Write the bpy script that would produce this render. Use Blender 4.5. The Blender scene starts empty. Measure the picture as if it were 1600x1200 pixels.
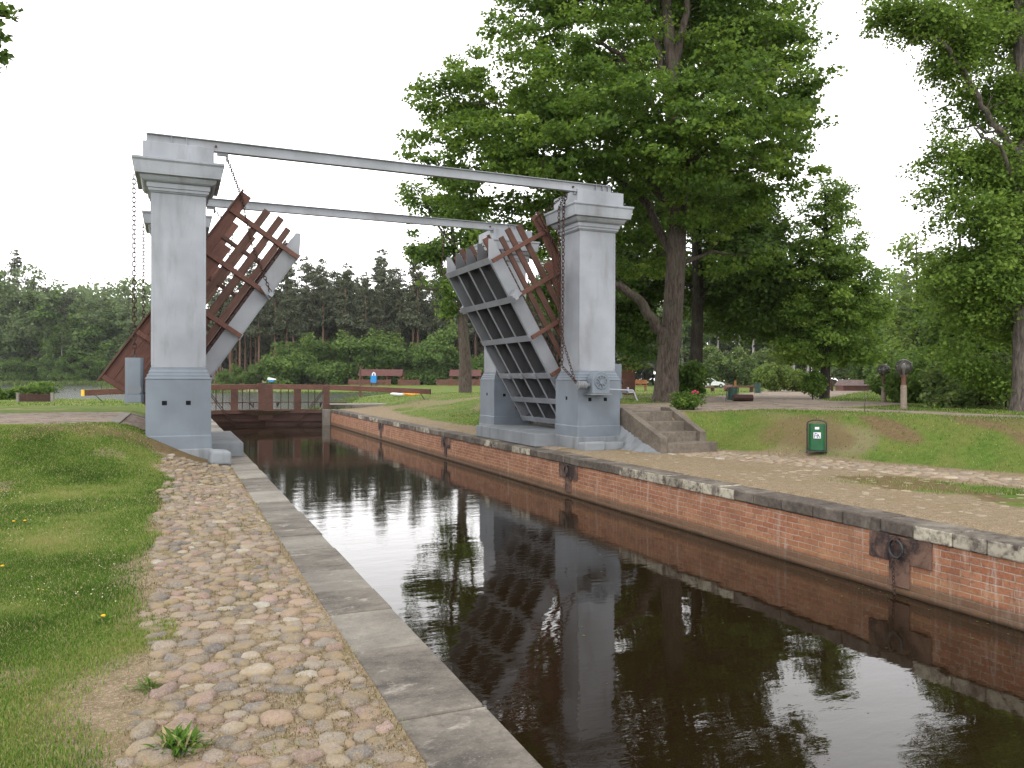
import bpy, math, random
import numpy as np
from mathutils import Matrix, Vector
R=math.radians
scene=bpy.context.scene
COL=scene.collection
# ---------------------------------------------------------------- camera, sky, sun, exposure
YAW=.408; CS,SN=math.cos(YAW),math.sin(YAW); FPX=1224.0; CAMZ=1.6
cd=bpy.data.cameras.new('camera'); cam=bpy.data.objects.new('camera',cd); COL.objects.link(cam)
cd.sensor_width=36; cd.lens=FPX/1600*36; cd.clip_start=.05; cd.clip_end=3000
cam.matrix_world=Matrix.Translation((0,0,CAMZ))@Matrix.Rotation(-YAW,4,'Z')@Matrix.Rotation(math.pi/2-.006,4,'X')@Matrix.Rotation(.003,4,'Z')
scene.camera=cam
SUN_EL,SUN_AZ=R(52),R(215)      # azimuth clockwise from +Y
w=bpy.data.worlds.new('World'); scene.world=w; w.use_nodes=True
nt=w.node_tree; nt.nodes.clear()
def nn(t,kind,**kw):
    n=t.nodes.new(kind)
    for k,v in kw.items(): setattr(n,k,v)
    return n
out=nn(nt,'ShaderNodeOutputWorld'); bg=nn(nt,'ShaderNodeBackground'); bg.inputs['Strength'].default_value=.1
sky=nn(nt,'ShaderNodeTexSky',sky_type='NISHITA'); sky.sun_disc=False; sky.sun_elevation=SUN_EL; sky.sun_rotation=SUN_AZ
sky.dust_density=3
tc=nn(nt,'ShaderNodeTexCoord'); no=nn(nt,'ShaderNodeTexNoise'); no.inputs['Scale'].default_value=1.6; no.inputs['Detail'].default_value=4
mp=nn(nt,'ShaderNodeMapping'); mp.inputs['Scale'].default_value=(1,1,2.6)
rp=nn(nt,'ShaderNodeValToRGB'); rp.color_ramp.elements[0].position=.25; rp.color_ramp.elements[0].color=(.84,.83,.84,1)
rp.color_ramp.elements[1].position=.75; rp.color_ramp.elements[1].color=(1.0,.985,.975,1)
sc=nn(nt,'ShaderNodeVectorMath',operation='SCALE'); sc.inputs['Scale'].default_value=17.0
mx=nn(nt,'ShaderNodeMix',data_type='RGBA'); mx.inputs['Factor'].default_value=.90
L=nt.links.new
L(tc.outputs['Generated'],mp.inputs['Vector']); L(mp.outputs['Vector'],no.inputs['Vector']); L(no.outputs['Fac'],rp.inputs['Fac'])
L(rp.outputs['Color'],sc.inputs[0]); L(sky.outputs['Color'],mx.inputs['A']); L(sc.outputs['Vector'],mx.inputs['B'])
sx_=nn(nt,'ShaderNodeSeparateXYZ'); L(tc.outputs['Generated'],sx_.inputs[0]); mr=nn(nt,'ShaderNodeMapRange'); mr.interpolation_type='SMOOTHSTEP'
L(sx_.outputs[2],mr.inputs['Value']); mr.inputs['From Min'].default_value=.12; mr.inputs['From Max'].default_value=.75; mr.inputs['To Min'].default_value=1.75; mr.inputs['To Max'].default_value=.88
s2=nn(nt,'ShaderNodeVectorMath',operation='SCALE'); L(mx.outputs['Result'],s2.inputs[0]); L(mr.outputs[0],s2.inputs['Scale'])
L(s2.outputs['Vector'],bg.inputs['Color']); L(bg.outputs['Background'],out.inputs['Surface'])
sd=bpy.data.lights.new('sun','SUN'); so=bpy.data.objects.new('sun',sd); COL.objects.link(so)
sd.energy=1.1; sd.angle=R(14); sd.color=(1,.96,.9)
sdir=Vector((math.sin(SUN_AZ)*math.cos(SUN_EL),math.cos(SUN_AZ)*math.cos(SUN_EL),math.sin(SUN_EL)))
so.rotation_euler=sdir.to_track_quat('Z','Y').to_euler()
vs=scene.view_settings; vs.view_transform='Standard'; vs.look='None'; vs.gamma=1; vs.exposure=.2; vs.use_curve_mapping=False
scene.cycles.max_bounces=6; scene.cycles.transparent_max_bounces=6; scene.cycles.caustics_reflective=False; scene.cycles.caustics_refractive=False

# ---------------------------------------------------------------- helpers
def wp(px,D):
    "ground position seen at column px of the photograph at distance D"
    l=(px-800)/FPX*D
    return (l*CS+D*SN, -l*SN+D*CS)
def zat(py,D,px=800): return CAMZ+(592.5+(px-800)*.003-py)/FPX*D
def tag(o,label=None,cat=None,group=None,kind=None):
    if label: o['label']=label
    if cat: o['category']=cat
    if group: o['group']=group
    if kind: o['kind']=kind
    return o
def empty(name,loc,label=None,cat=None,group=None,rz=0):
    o=bpy.data.objects.new(name,None); COL.objects.link(o); o.location=loc; o.rotation_euler=(0,0,rz)
    o.empty_display_size=.2
    return tag(o,label,cat,group)
def copy_tree(o,parent=None):
    kids=list(o.children)
    c=o.copy(); COL.objects.link(c); c.parent=parent
    for ch in kids: copy_tree(ch,c)
    return c
class MB:
    def __init__(s): s.v=[]; s.f=[]
    def add(s,vs,fs):
        b=len(s.v); s.v+= [tuple(v) for v in vs]; s.f+=[tuple(i+b for i in f) for f in fs]; return s
    def box(s,x0,y0,z0,x1,y1,z1,M=None):
        vs=[Vector((x,y,z)) for z in (z0,z1) for x,y in ((x0,y0),(x1,y0),(x1,y1),(x0,y1))]
        if M: vs=[M@v for v in vs]
        return s.add(vs,[(3,2,1,0),(4,5,6,7),(0,1,5,4),(1,2,6,5),(2,3,7,6),(3,0,4,7)])
    def bar(s,p,q,w,h,up=(0,0,1)):
        p,q=Vector(p),Vector(q); d=(q-p); l=d.length; d.normalize(); u=Vector(up)
        if abs(d.dot(u))>.98: u=Vector((1,0,0))
        y=u.cross(d).normalized(); z=d.cross(y)
        M=Matrix.Translation(p)@Matrix((d,y,z)).transposed().to_4x4()
        return s.box(0,-w/2,-h/2,l,w/2,h/2,M)
    def tube(s,pts,rad,n=8,cap=True):
        pts=[Vector(p) for p in pts]
        if not hasattr(rad,'__len__'): rad=[rad]*len(pts)
        b=len(s.v); ref=None
        for i,p in enumerate(pts):
            d=(pts[min(i+1,len(pts)-1)]-pts[max(i-1,0)])
            if d.length<1e-6: d=Vector((0,0,1))
            d.normalize()
            if ref is None: ref=Vector((1,0,0)) if abs(d.x)<.8 else Vector((0,1,0))
            y=(ref-d*ref.dot(d)).normalized(); ref=y; z=d.cross(y)
            for k in range(n):
                a=2*math.pi*k/n; s.v.append(tuple(p+(y*math.cos(a)+z*math.sin(a))*rad[i]))
        for i in range(len(pts)-1):
            for k in range(n):
                k2=(k+1)%n; s.f.append((b+i*n+k,b+i*n+k2,b+(i+1)*n+k2,b+(i+1)*n+k))
        if cap:
            s.f.append(tuple(b+k for k in reversed(range(n)))); e=b+(len(pts)-1)*n; s.f.append(tuple(e+k for k in range(n)))
        return s
    def square(s,cx,cy,prof):
        b=len(s.v)
        for h,z in prof:
            for x,y in ((-h,-h),(h,-h),(h,h),(-h,h)): s.v.append((cx+x,cy+y,z))
        for i in range(len(prof)-1):
            for k in range(4):
                k2=(k+1)%4; s.f.append((b+i*4+k,b+i*4+k2,b+i*4+4+k2,b+i*4+4+k))
        s.f.append((b+3,b+2,b+1,b)); e=b+(len(prof)-1)*4; s.f.append((e,e+1,e+2,e+3)); return s
    def prism(s,poly,y0,y1,axis='y'):
        n=len(poly)
        def m(a,b_,t): return {'y':(a,t,b_),'x':(t,a,b_),'z':(a,b_,t)}[axis]
        vs=[m(a,b_,y0) for a,b_ in poly]+[m(a,b_,y1) for a,b_ in poly]
        return s.add(vs,[tuple(range(n)),tuple(reversed(range(n,2*n)))]+[(i,i+n,(i+1)%n+n,(i+1)%n) for i in range(n)])
    def sphere(s,c,r,nu=14,nv=9,sq=(1,1,1)):
        b=len(s.v)
        for j in range(nv+1):
            t=math.pi*j/nv
            for i in range(nu):
                a=2*math.pi*i/nu; s.v.append((c[0]+r*sq[0]*math.sin(t)*math.cos(a),c[1]+r*sq[1]*math.sin(t)*math.sin(a),c[2]+r*sq[2]*math.cos(t)))
        for j in range(nv):
            for i in range(nu):
                i2=(i+1)%nu; s.f.append((b+j*nu+i,b+(j+1)*nu+i,b+(j+1)*nu+i2,b+j*nu+i2))
        return s
    def torus(s,c,r,t,nu=20,nv=6,M=None):
        b=len(s.v)
        for i in range(nu):
            a=2*math.pi*i/nu
            for j in range(nv):
                e=2*math.pi*j/nv
                v=Vector(((r+t*math.cos(e))*math.cos(a),t*math.sin(e),(r+t*math.cos(e))*math.sin(a)))
                if M: v=M@v
                s.v.append(tuple(v+Vector(c)))
        for i in range(nu):
            for j in range(nv):
                i2=(i+1)%nu;j2=(j+1)%nv; s.f.append((b+i*nv+j,b+i*nv+j2,b+i2*nv+j2,b+i2*nv+j))
        return s
    def build(s,name,mat,parent=None,bevel=0,smooth=False,seg=2):
        me=bpy.data.meshes.new(name); me.from_pydata(s.v,[],s.f); me.materials.append(mat); me.validate()
        import bmesh
        bm=bmesh.new(); bm.from_mesh(me); bmesh.ops.recalc_face_normals(bm,faces=bm.faces); bm.to_mesh(me); bm.free()
        if smooth: me.polygons.foreach_set('use_smooth',[True]*len(me.polygons))
        o=bpy.data.objects.new(name,me); COL.objects.link(o)
        if parent: o.parent=parent
        if bevel:
            m=o.modifiers.new('bevel','BEVEL'); m.width=bevel; m.segments=seg; m.limit_method='ANGLE'; m.angle_limit=R(35)
        return o
def npmesh(name,V,F,mat,parent=None,smooth=False,attrs=None,colors=None):
    "V (n,3), F (m,k) with one k"
    me=bpy.data.meshes.new(name); n=len(V); m,k=F.shape
    me.vertices.add(n); me.vertices.foreach_set('co',np.asarray(V,np.float32).ravel())
    me.loops.add(m*k); me.loops.foreach_set('vertex_index',F.astype(np.int32).ravel())
    me.polygons.add(m); me.polygons.foreach_set('loop_start',(np.arange(m)*k).astype(np.int32))
    me.update(calc_edges=True)
    if smooth: me.polygons.foreach_set('use_smooth',np.ones(m,bool))
    for nm,a in (attrs or {}).items():
        at=me.attributes.new(nm,'FLOAT','POINT'); at.data.foreach_set('value',a.astype(np.float32))
    for nm,a in (colors or {}).items():
        at=me.attributes.new(nm,'FLOAT_COLOR','POINT'); at.data.foreach_set('color',a.astype(np.float32).ravel())
    me.materials.append(mat); me.validate()
    o=bpy.data.objects.new(name,me); COL.objects.link(o)
    if parent: o.parent=parent
    return o
def sst(a,b,x):
    t=np.clip((np.asarray(x,float)-a)/(b-a),0,1); return t*t*(3-2*t)
_lat={}
def vn(x,y,sc_,seed=0):
    if seed not in _lat: _lat[seed]=np.random.RandomState(seed+11).rand(256,256)
    T=_lat[seed]; x=np.asarray(x,float)/sc_+1000; y=np.asarray(y,float)/sc_+1000
    xi=np.floor(x).astype(int); yi=np.floor(y).astype(int); fx=x-xi; fy=y-yi; fx=fx*fx*(3-2*fx); fy=fy*fy*(3-2*fy)
    g=lambda a,b: T[a%256,b%256]
    return (g(xi,yi)*(1-fx)+g(xi+1,yi)*fx)*(1-fy)+(g(xi,yi+1)*(1-fx)+g(xi+1,yi+1)*fx)*fy
def fbm(x,y,sc_,seed=0):
    return .5*vn(x,y,sc_,seed)+.3*vn(x,y,sc_/2.1,seed+1)+.2*vn(x,y,sc_/4.3,seed+2)

# ---------------------------------------------------------------- materials
class Mt:
    def __init__(s,name):
        s.m=bpy.data.materials.new(name); s.m.use_nodes=True; s.t=s.m.node_tree; s.t.nodes.clear()
        s.out=s.n('ShaderNodeOutputMaterial'); s.p=s.n('ShaderNodeBsdfPrincipled'); s.l(s.p.outputs[0],s.out.inputs['Surface'])
        s.tc=s.n('ShaderNodeTexCoord')
    def n(s,k,**kw): return nn(s.t,k,**kw)
    def l(s,a,b): s.t.links.new(a,b)
    def coord(s,scale=(1,1,1),rot=(0,0,0),obj=True):
        m=s.n('ShaderNodeMapping'); m.inputs['Scale'].default_value=scale; m.inputs['Rotation'].default_value=rot
        s.l(s.tc.outputs['Object'],m.inputs['Vector']); return m.outputs[0]
    def noise(s,scale,detail=4,rough=.55,vec=None,dist=0):
        n=s.n('ShaderNodeTexNoise'); n.inputs['Scale'].default_value=scale; n.inputs['Detail'].default_value=detail
        n.inputs['Roughness'].default_value=rough; n.inputs['Distortion'].default_value=dist
        s.l(vec if vec is not None else s.coord(),n.inputs['Vector']); return n.outputs['Fac']
    def ramp(s,fac,stops):
        r=s.n('ShaderNodeValToRGB'); e=r.color_ramp.elements
        while len(e)<len(stops): e.new(.5)
        for i,(p,c) in enumerate(stops):
            e[i].position=p; e[i].color=(c if hasattr(c,'__len__') else (c,c,c))+((1,) if not hasattr(c,'__len__') or len(c)==3 else ())
        s.l(fac,r.inputs['Fac']); return r.outputs['Color']
    def mix(s,fac,a,b,mode='MIX'):
        m=s.n('ShaderNodeMix',data_type='RGBA',blend_type=mode)
        for sock,v in ((m.inputs['Factor'],fac),(m.inputs['A'],a),(m.inputs['B'],b)):
            if hasattr(v,'is_output'): s.l(v,sock)
            elif hasattr(v,'__len__'): sock.default_value=tuple(v)+(1,)
            else: sock.default_value=v
        return m.outputs['Result']
    def math(s,op,a,b=0.0,clamp=False):
        m=s.n('ShaderNodeMath',operation=op); m.use_clamp=clamp
        for sock,v in ((m.inputs[0],a),(m.inputs[1],b)):
            if hasattr(v,'is_output'): s.l(v,sock)
            else: sock.default_value=v
        return m.outputs[0]
    def attr(s,nm,what='Fac'):
        a=s.n('ShaderNodeAttribute',attribute_name=nm); return a.outputs[what]
    def bump(s,h,strength=.5,dist=.02):
        b=s.n('ShaderNodeBump'); b.inputs['Strength'].default_value=strength; b.inputs['Distance'].default_value=dist
        s.l(h,b.inputs['Height']); s.l(b.outputs[0],s.p.inputs['Normal'])
    def fin(s,col=None,rough=.8,spec=.3,metal=0):
        if col is not None:
            if hasattr(col,'is_output'): s.l(col,s.p.inputs['Base Color'])
            else: s.p.inputs['Base Color'].default_value=tuple(col)+(1,)
        if hasattr(rough,'is_output'): s.l(rough,s.p.inputs['Roughness'])
        else: s.p.inputs['Roughness'].default_value=rough
        s.p.inputs['Specular IOR Level'].default_value=spec; s.p.inputs['Metallic'].default_value=metal
        return s.m
def sep(m,vec,k):
    n=m.n('ShaderNodeSeparateXYZ'); m.l(vec,n.inputs[0]); return n.outputs[k]
def paint(name,base,dirt=(.2,.19,.17),amount=.25,rough=.5,streak=True,bumpy=.12,seed=0.0):
    m=Mt(name)
    geo=m.n('ShaderNodeNewGeometry').outputs['Position']
    mp=m.n('ShaderNodeMapping'); mp.inputs['Scale'].default_value=(1,1,.18 if streak else 1); mp.inputs['Location'].default_value=(seed,seed,0); m.l(geo,mp.inputs['Vector'])
    n1=m.noise(3.2,6,.62,mp.outputs[0],.3); n2=m.noise(1.1,3,.5,geo); n3=m.noise(26,4,.6,geo)
    b2=tuple(min(1,c*1.16) for c in base); b0=tuple(c*.86 for c in base)
    c=m.mix(m.ramp(n2,[(.35,0.),(.65,1.)]),b0,b2)
    c=m.mix(m.math('MULTIPLY',m.ramp(n1,[(.52,0.),(.74,1.)]),amount),c,dirt)
    c=m.mix(m.math('MULTIPLY',m.ramp(n3,[(.64,0.),(.76,1.)]),.25),c,tuple(min(1,x*1.4) for x in base))
    m.bump(m.mix(.5,n3,n1),bumpy,.02)
    return m.fin(c,rough,.35)
M={}
M['paint']=paint('grey_paint',(.262,.28,.31),(.15,.15,.152),.6,.5,bumpy=.25)
M['paint_base']=paint('blue_grey_paint',(.155,.182,.215),(.12,.13,.14),.45,.55)
M['paint_step']=paint('grey_painted_stone',(.20,.218,.235),(.10,.11,.11),.8,.75,bumpy=.4)
M['steel']=paint('grey_steel_paint',(.26,.275,.30),(.14,.12,.11),.35,.42,bumpy=.05)
M['steel_in']=paint('shaded_grey_steel',(.085,.088,.095),(.035,.03,.028),.7,.6,bumpy=.05)  # darker copy of steel: shade inside the deck cells put into the colour
M['steel_dark']=paint('dark_grey_steel',(.17,.18,.19),(.07,.06,.055),.6,.5,bumpy=.05)
def wood(name,c0,c1,rough=.65,sc_=(1.2,9,9)):
    m=Mt(name); v=m.coord(sc_); n=m.noise(2.5,7,.65,v,.6); n2=m.noise(1.3,3,.5)
    c=m.mix(m.ramp(n,[(.3,0.),(.7,1.)]),c0,c1); c=m.mix(m.math('MULTIPLY',m.ramp(n2,[(.45,0.),(.7,1.)]),.5),c,tuple(x*.55 for x in c0))
    m.bump(n,.25,.01); return m.fin(c,rough,.3)
M['wood']=wood('brown_painted_wood',(.07,.034,.025),(.135,.07,.052))
M['wood_red']=wood('reddish_brown_wood',(.10,.044,.032),(.17,.08,.06))
M['wood_light']=wood('orange_brown_wood',(.2,.08,.03),(.33,.15,.065))
M['wood_dark']=wood('dark_wet_wood',(.035,.016,.011),(.075,.034,.024),.55)
M['wood_gray']=wood('weathered_plank',(.17,.13,.10),(.3,.25,.2))
def plain(name,c,rough=.6,spec=.3,metal=0,var=.25,sc_=8):
    m=Mt(name); n=m.noise(sc_,5,.6); k=m.mix(m.ramp(n,[(.3,0.),(.7,1.)]),tuple(x*(1-var) for x in c),tuple(min(1,x*(1+var)) for x in c))
    m.bump(n,.15,.01); return m.fin(k,rough,spec,metal)
M['rust']=plain('rusty_iron',(.06,.035,.028),.75,.3,.2,.5,30)
M['iron']=plain('dark_iron',(.05,.052,.057),.5,.4,.5,.3,30)
M['black']=plain('black_hole',(.01,.01,.012),.9,.1)
M['green']=plain('green_enamel',(.008,.09,.032),.32,.5,0,.15)
M['dkgreen']=plain('dark_green_enamel',(.02,.06,.045),.4,.5)
M['white']=plain('white_plastic',(.75,.76,.78),.4,.4,0,.06)
M['violet']=plain('sticker_ink',(.1,.09,.22),.5)
M['yellow']=plain('yellow_paint',(.8,.5,.03),.5)
M['blue']=plain('blue_paint',(.02,.22,.55),.4)
M['orange']=plain('orange_hull',(.85,.32,.03),.35)
M['roof']=plain('brown_roof',(.10,.045,.04),.8,.2,0,.2,2)
M['roofgray']=plain('shingle_roof',(.23,.17,.16),.85,.2,0,.3,5)
M['carpaint']=plain('white_car_paint',(.72,.74,.76),.25,.5,0,.03)
M['glass']=plain('dark_glass',(.03,.035,.04),.08,.6)
M['rubber']=plain('black_rubber',(.02,.02,.02),.8)
def concrete(name,c0,c1,stain=(.05,.045,.04),amt=.6,white=0):
    m=Mt(name); geo=m.n('ShaderNodeNewGeometry').outputs['Position']
    n1=m.noise(1.7,6,.65,geo,.4); n2=m.noise(14,5,.65,geo); n3=m.noise(60,3,.6,geo)
    c=m.mix(m.ramp(n2,[(.3,0.),(.7,1.)]),c0,c1)
    c=m.mix(m.math('MULTIPLY',m.ramp(n1,[(.42,0.),(.66,1.)]),amt),c,stain)
    if white: c=m.mix(m.math('MULTIPLY',m.ramp(m.noise(2.3,3,.5,geo,1.2),[(.66,0.),(.72,1.)]),white),c,(.5,.47,.40))
    tint=m.attr('tint'); c=m.mix(tint,c,(.52,.49,.40))
    m.bump(m.mix(.5,n2,n3),.45,.02); return m.fin(c,.85,.2)
M['stair']=concrete('weathered_concrete',(.125,.105,.085),(.21,.18,.145),(.07,.058,.048),.65)
M['concrete']=concrete('pale_concrete',(.2,.185,.16),(.3,.28,.25),(.1,.085,.07),.5)
M['cop_r']=concrete('blackened_coping_stone',(.055,.05,.046),(.11,.10,.09),(.03,.027,.025),.6)
# left coping slabs: stain streaks across the canal edge
m=Mt('coping_slab'); geo=m.n('ShaderNodeNewGeometry').outputs['Position']
mp2=m.n('ShaderNodeMapping'); mp2.inputs['Scale'].default_value=(1.2,1.9,1); m.l(geo,mp2.inputs['Vector'])
na=m.noise(1.3,7,.72,mp2.outputs[0],.15); nb=m.noise(18,5,.7,geo); nc=m.noise(1.9,7,.75,mp2.outputs[0],.3)
c=m.mix(m.ramp(na,[(.36,0.),(.62,1.)]),(.07,.062,.055),(.20,.18,.15))
c=m.mix(m.math('MULTIPLY',m.ramp(nb,[(.5,0.),(.7,1.)]),.55),c,(.06,.054,.047)); c=m.mix(m.math('MULTIPLY',m.ramp(m.noise(70,4,.7,geo),[(.55,0.),(.68,1.)]),.35),c,(.33,.30,.25))
c=m.mix(m.math('MULTIPLY',m.ramp(nc,[(.585,0.),(.66,1.)]),.55),c,(.40,.37,.32))
c=m.mix(m.attr('tint'),c,(.6,.57,.5))
m.bump(m.mix(.5,nb,na),.5,.02); M['cop_l']=m.fin(c,.8,.25)
# brick wall face (Y along, Z up)
m=Mt('brick_wall'); geo=m.n('ShaderNodeNewGeometry').outputs['Position']
cx=m.n('ShaderNodeCombineXYZ'); m.l(sep(m,geo,1),cx.inputs[0]); m.l(sep(m,geo,2),cx.inputs[1])
wob=m.noise(2.0,3,.5,geo); addv=m.n('ShaderNodeVectorMath',operation='ADD'); wc=m.n('ShaderNodeCombineXYZ'); m.l(m.math('MULTIPLY',wob,.03),wc.inputs[1]); m.l(m.math('MULTIPLY',m.noise(9,2,.5,geo),.02),wc.inputs[0])
m.l(cx.outputs[0],addv.inputs[0]); m.l(wc.outputs[0],addv.inputs[1])
br=m.n('ShaderNodeTexBrick'); br.inputs['Scale'].default_value=1; br.inputs['Brick Width'].default_value=.235; br.inputs['Row Height'].default_value=.078
br.inputs['Mortar Size'].default_value=.008; br.inputs['Mortar Smooth'].default_value=.35; br.inputs['Bias'].default_value=-.1
br.inputs['Color1'].default_value=(.31,.115,.058,1); br.inputs['Color2'].default_value=(.44,.205,.11,1); br.inputs['Mortar'].default_value=(.43,.34,.27,1)
m.l(addv.outputs[0],br.inputs['Vector'])
n1=m.noise(3,5,.6,geo); n2=m.noise(22,5,.65,geo)
mpz=m.n('ShaderNodeMapping'); mpz.inputs['Scale'].default_value=(5,5,.7); m.l(geo,mpz.inputs['Vector']); n3=m.noise(1.6,5,.65,mpz.outputs[0],.3)
c=m.mix(m.math('MULTIPLY',m.ramp(n1,[(.45,0.),(.7,1.)]),.45),br.outputs['Color'],(.13,.06,.04))
c=m.mix(m.math('MULTIPLY',m.ramp(n2,[(.5,0.),(.64,1.)]),.6),c,(.13,.085,.062)); c=m.mix(m.math('MULTIPLY',m.ramp(m.noise(60,4,.7,geo),[(.5,0.),(.66,1.)]),.45),c,(.42,.27,.2))
c=m.mix(m.math('MULTIPLY',m.ramp(n3,[(.56,0.),(.68,1.)]),.5),c,(.55,.50,.45))
c=m.mix(m.math('MULTIPLY',m.ramp(m.noise(.7,4,.6,geo),[(.5,0.),(.7,1.)]),.35),c,(.44,.25,.13)); c=m.mix(m.math('MULTIPLY',m.ramp(m.noise(.45,5,.7,geo,.6),[(.54,0.),(.64,1.)]),.25),c,(.17,.10,.07))
zz=m.math('ADD',sep(m,geo,2),m.math('MULTIPLY',n1,.05))
low=m.ramp(m.math('ADD',m.math('MULTIPLY',zz,-1.0),0.0),[(.655,0.),(.70,1.)])
c=m.mix(m.math('MULTIPLY',low,.68),c,(.115,.085,.055))
tide=m.ramp(m.math('ADD',m.math('MULTIPLY',zz,-1.0),m.math('MULTIPLY',m.math('SUBTRACT',n3,.5),.18)),[(.54,0.),(.61,.4),(.66,0.)])
c=m.mix(tide,c,(.40,.24,.12))
wet=m.ramp(m.math('MULTIPLY',zz,-1.0),[(.795,0.),(.83,1.)]); c=m.mix(m.math('MULTIPLY',wet,.85),c,(.035,.026,.016))
m.bump(m.math('ADD',m.math('MULTIPLY',br.outputs['Fac'],-.6),m.math('MULTIPLY',n2,.35)),.8,.02); M['brick']=m.fin(c,.85,.2)
# stones of the cobbled path, colour per stone
m=Mt('cobble'); nb=m.noise(34,6,.75); nc_=m.noise(120,4,.7); nd_=m.noise(7,4,.65); c=m.attr('col','Color')
c=m.mix(m.math('MULTIPLY',m.ramp(nb,[(.35,0.),(.65,1.)]),.5),c,m.mix(1.0,c,(.55,.52,.5),'MULTIPLY'))
c=m.mix(m.math('MULTIPLY',m.ramp(nc_,[(.52,0.),(.66,1.)]),.45),c,(.42,.39,.35)); c=m.mix(m.math('MULTIPLY',m.ramp(nc_,[(.34,1.),(.46,0.)]),.5),c,(.06,.05,.042)); c=m.mix(m.math('MULTIPLY',m.ramp(nd_,[(.45,0.),(.62,1.)]),.65),c,(.30,.225,.12))
m.bump(m.mix(.5,nb,nc_),.8,.012); M['cobble']=m.fin(c,.8,.25)
# ground
m=Mt('ground'); geo=m.n('ShaderNodeNewGeometry').outputs['Position']; g=m.attr('g'); r_=m.attr('r'); b_=m.attr('b')
n1=m.noise(9,6,.65,geo); n2=m.noise(45,5,.7,geo); n3=m.noise(1.2,5,.6,geo); n4=m.noise(160,3,.6,geo); n5=m.noise(.35,4,.55,geo)
sand=m.mix(m.ramp(n1,[(.3,0.),(.7,1.)]),(.17,.128,.08),(.34,.268,.18)); sand=m.mix(m.math('MULTIPLY',m.ramp(n2,[(.5,0.),(.62,1.)]),.7),sand,(.46,.385,.275)); sand=m.mix(m.math('MULTIPLY',m.ramp(n3,[(.5,0.),(.62,1.)]),.45),sand,(.25,.19,.10))
sand=m.mix(m.math('MULTIPLY',m.ramp(n4,[(.5,0.),(.62,1.)]),.7),sand,(.10,.066,.034))
grs=m.mix(m.ramp(n1,[(.3,0.),(.7,1.)]),(.055,.105,.016),(.125,.20,.036)); grs=m.mix(m.math('MULTIPLY',m.ramp(n3,[(.4,0.),(.65,1.)]),.55),grs,(.20,.18,.06))
grs=m.mix(m.math('MULTIPLY',m.ramp(n4,[(.5,0.),(.7,1.)]),.45),grs,(.25,.26,.09)); grs=m.mix(m.math('MULTIPLY',m.ramp(n2,[(.5,0.),(.7,1.)]),.5),grs,(.035,.06,.012))
vo=m.n('ShaderNodeTexVoronoi'); vo.inputs['Scale'].default_value=6.5; vo.inputs['Randomness'].default_value=.85; m.l(geo,vo.inputs['Vector'])
vd=m.n('ShaderNodeTexVoronoi',feature='DISTANCE_TO_EDGE'); vd.inputs['Scale'].default_value=6.5; vd.inputs['Randomness'].default_value=.85; m.l(geo,vd.inputs['Vector'])
gra=m.mix(m.ramp(sep(m,vo.outputs['Color'],0),[(.1,0.),(.9,1.)]),(.17,.135,.12),(.34,.29,.26)); gra=m.mix(m.ramp(vd.outputs['Distance'],[(.02,1.),(.09,0.)]),gra,(.13,.10,.075))
gra=m.mix(m.math('MULTIPLY',m.ramp(n3,[(.4,0.),(.6,1.)]),.75),gra,(.34,.28,.21))
brn=m.mix(m.ramp(n1,[(.3,0.),(.7,1.)]),(.13,.085,.048),(.23,.155,.092)); brn=m.mix(m.math('MULTIPLY',m.ramp(n2,[(.45,0.),(.6,1.)]),.7),brn,(.10,.105,.035))
def thr(a): 
    s_=m.math('ADD',a,m.math('MULTIPLY',m.math('SUBTRACT',m.mix(.5,n1,n2),.5),.9)); return m.ramp(s_,[(.36,0.),(.62,1.)])
c=m.mix(thr(g),sand,grs); c=m.mix(thr(b_),c,brn); c=m.mix(thr(r_),c,gra)
m.bump(m.math('ADD',m.math('MULTIPLY',n2,.6),m.math('MULTIPLY',n4,.5)),.7,.03); M['ground']=m.fin(c,.95,.1)
# grass blades
def leafmat(name,stops,trans=.35,rough=.55,spec=.25,tcol=1.3):
    m=Mt(name); c=m.ramp(m.attr('tint'),stops); m.fin(c,rough,spec)
    t=m.n('ShaderNodeBsdfTranslucent'); hs=m.n('ShaderNodeHueSaturation'); hs.inputs['Value'].default_value=tcol; hs.inputs['Hue'].default_value=.485; m.l(c,hs.inputs['Color']); m.l(hs.outputs[0],t.inputs['Color'])
    mx=m.n('ShaderNodeMixShader'); mx.inputs[0].default_value=trans; m.l(m.p.outputs[0],mx.inputs[1]); m.l(t.outputs[0],mx.inputs[2]); m.l(mx.outputs[0],m.out.inputs['Surface'])
    return m.m
M['grass']=leafmat('grass_blades',[(0,(.045,.10,.014)),(.35,(.095,.195,.024)),(.7,(.185,.29,.05)),(.88,(.33,.31,.12)),(1,(.44,.37,.22))],.3,.6,.15)
M['limetree']=leafmat('lime_tree_leaves',[(0,(.075,.14,.024)),(.5,(.15,.25,.04)),(1,(.29,.41,.08))],.5)
M['maple']=leafmat('maple_leaves',[(0,(.052,.108,.016)),(.5,(.108,.195,.027)),(1,(.23,.34,.052))],.48)
M['darkleaf']=leafmat('dark_leaves',[(0,(.042,.085,.016)),(.5,(.082,.15,.024)),(1,(.17,.26,.042))],.45)
M['limeleaf']=leafmat('lime_leaves',[(0,(.055,.112,.02)),(.5,(.105,.19,.03)),(1,(.22,.33,.06))],.45)
M['paleleaf']=leafmat('pale_leaves',[(0,(.075,.125,.025)),(.5,(.15,.225,.045)),(1,(.28,.36,.10))],.45)
M['bushleaf']=leafmat('bush_leaves',[(0,(.065,.105,.028)),(.5,(.125,.19,.05)),(1,(.27,.33,.11))],.4)
M['fargreen']=leafmat('far_green_leaves',[(0,(.062,.12,.028)),(.5,(.115,.195,.042)),(1,(.20,.29,.07))],.4)
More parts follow.
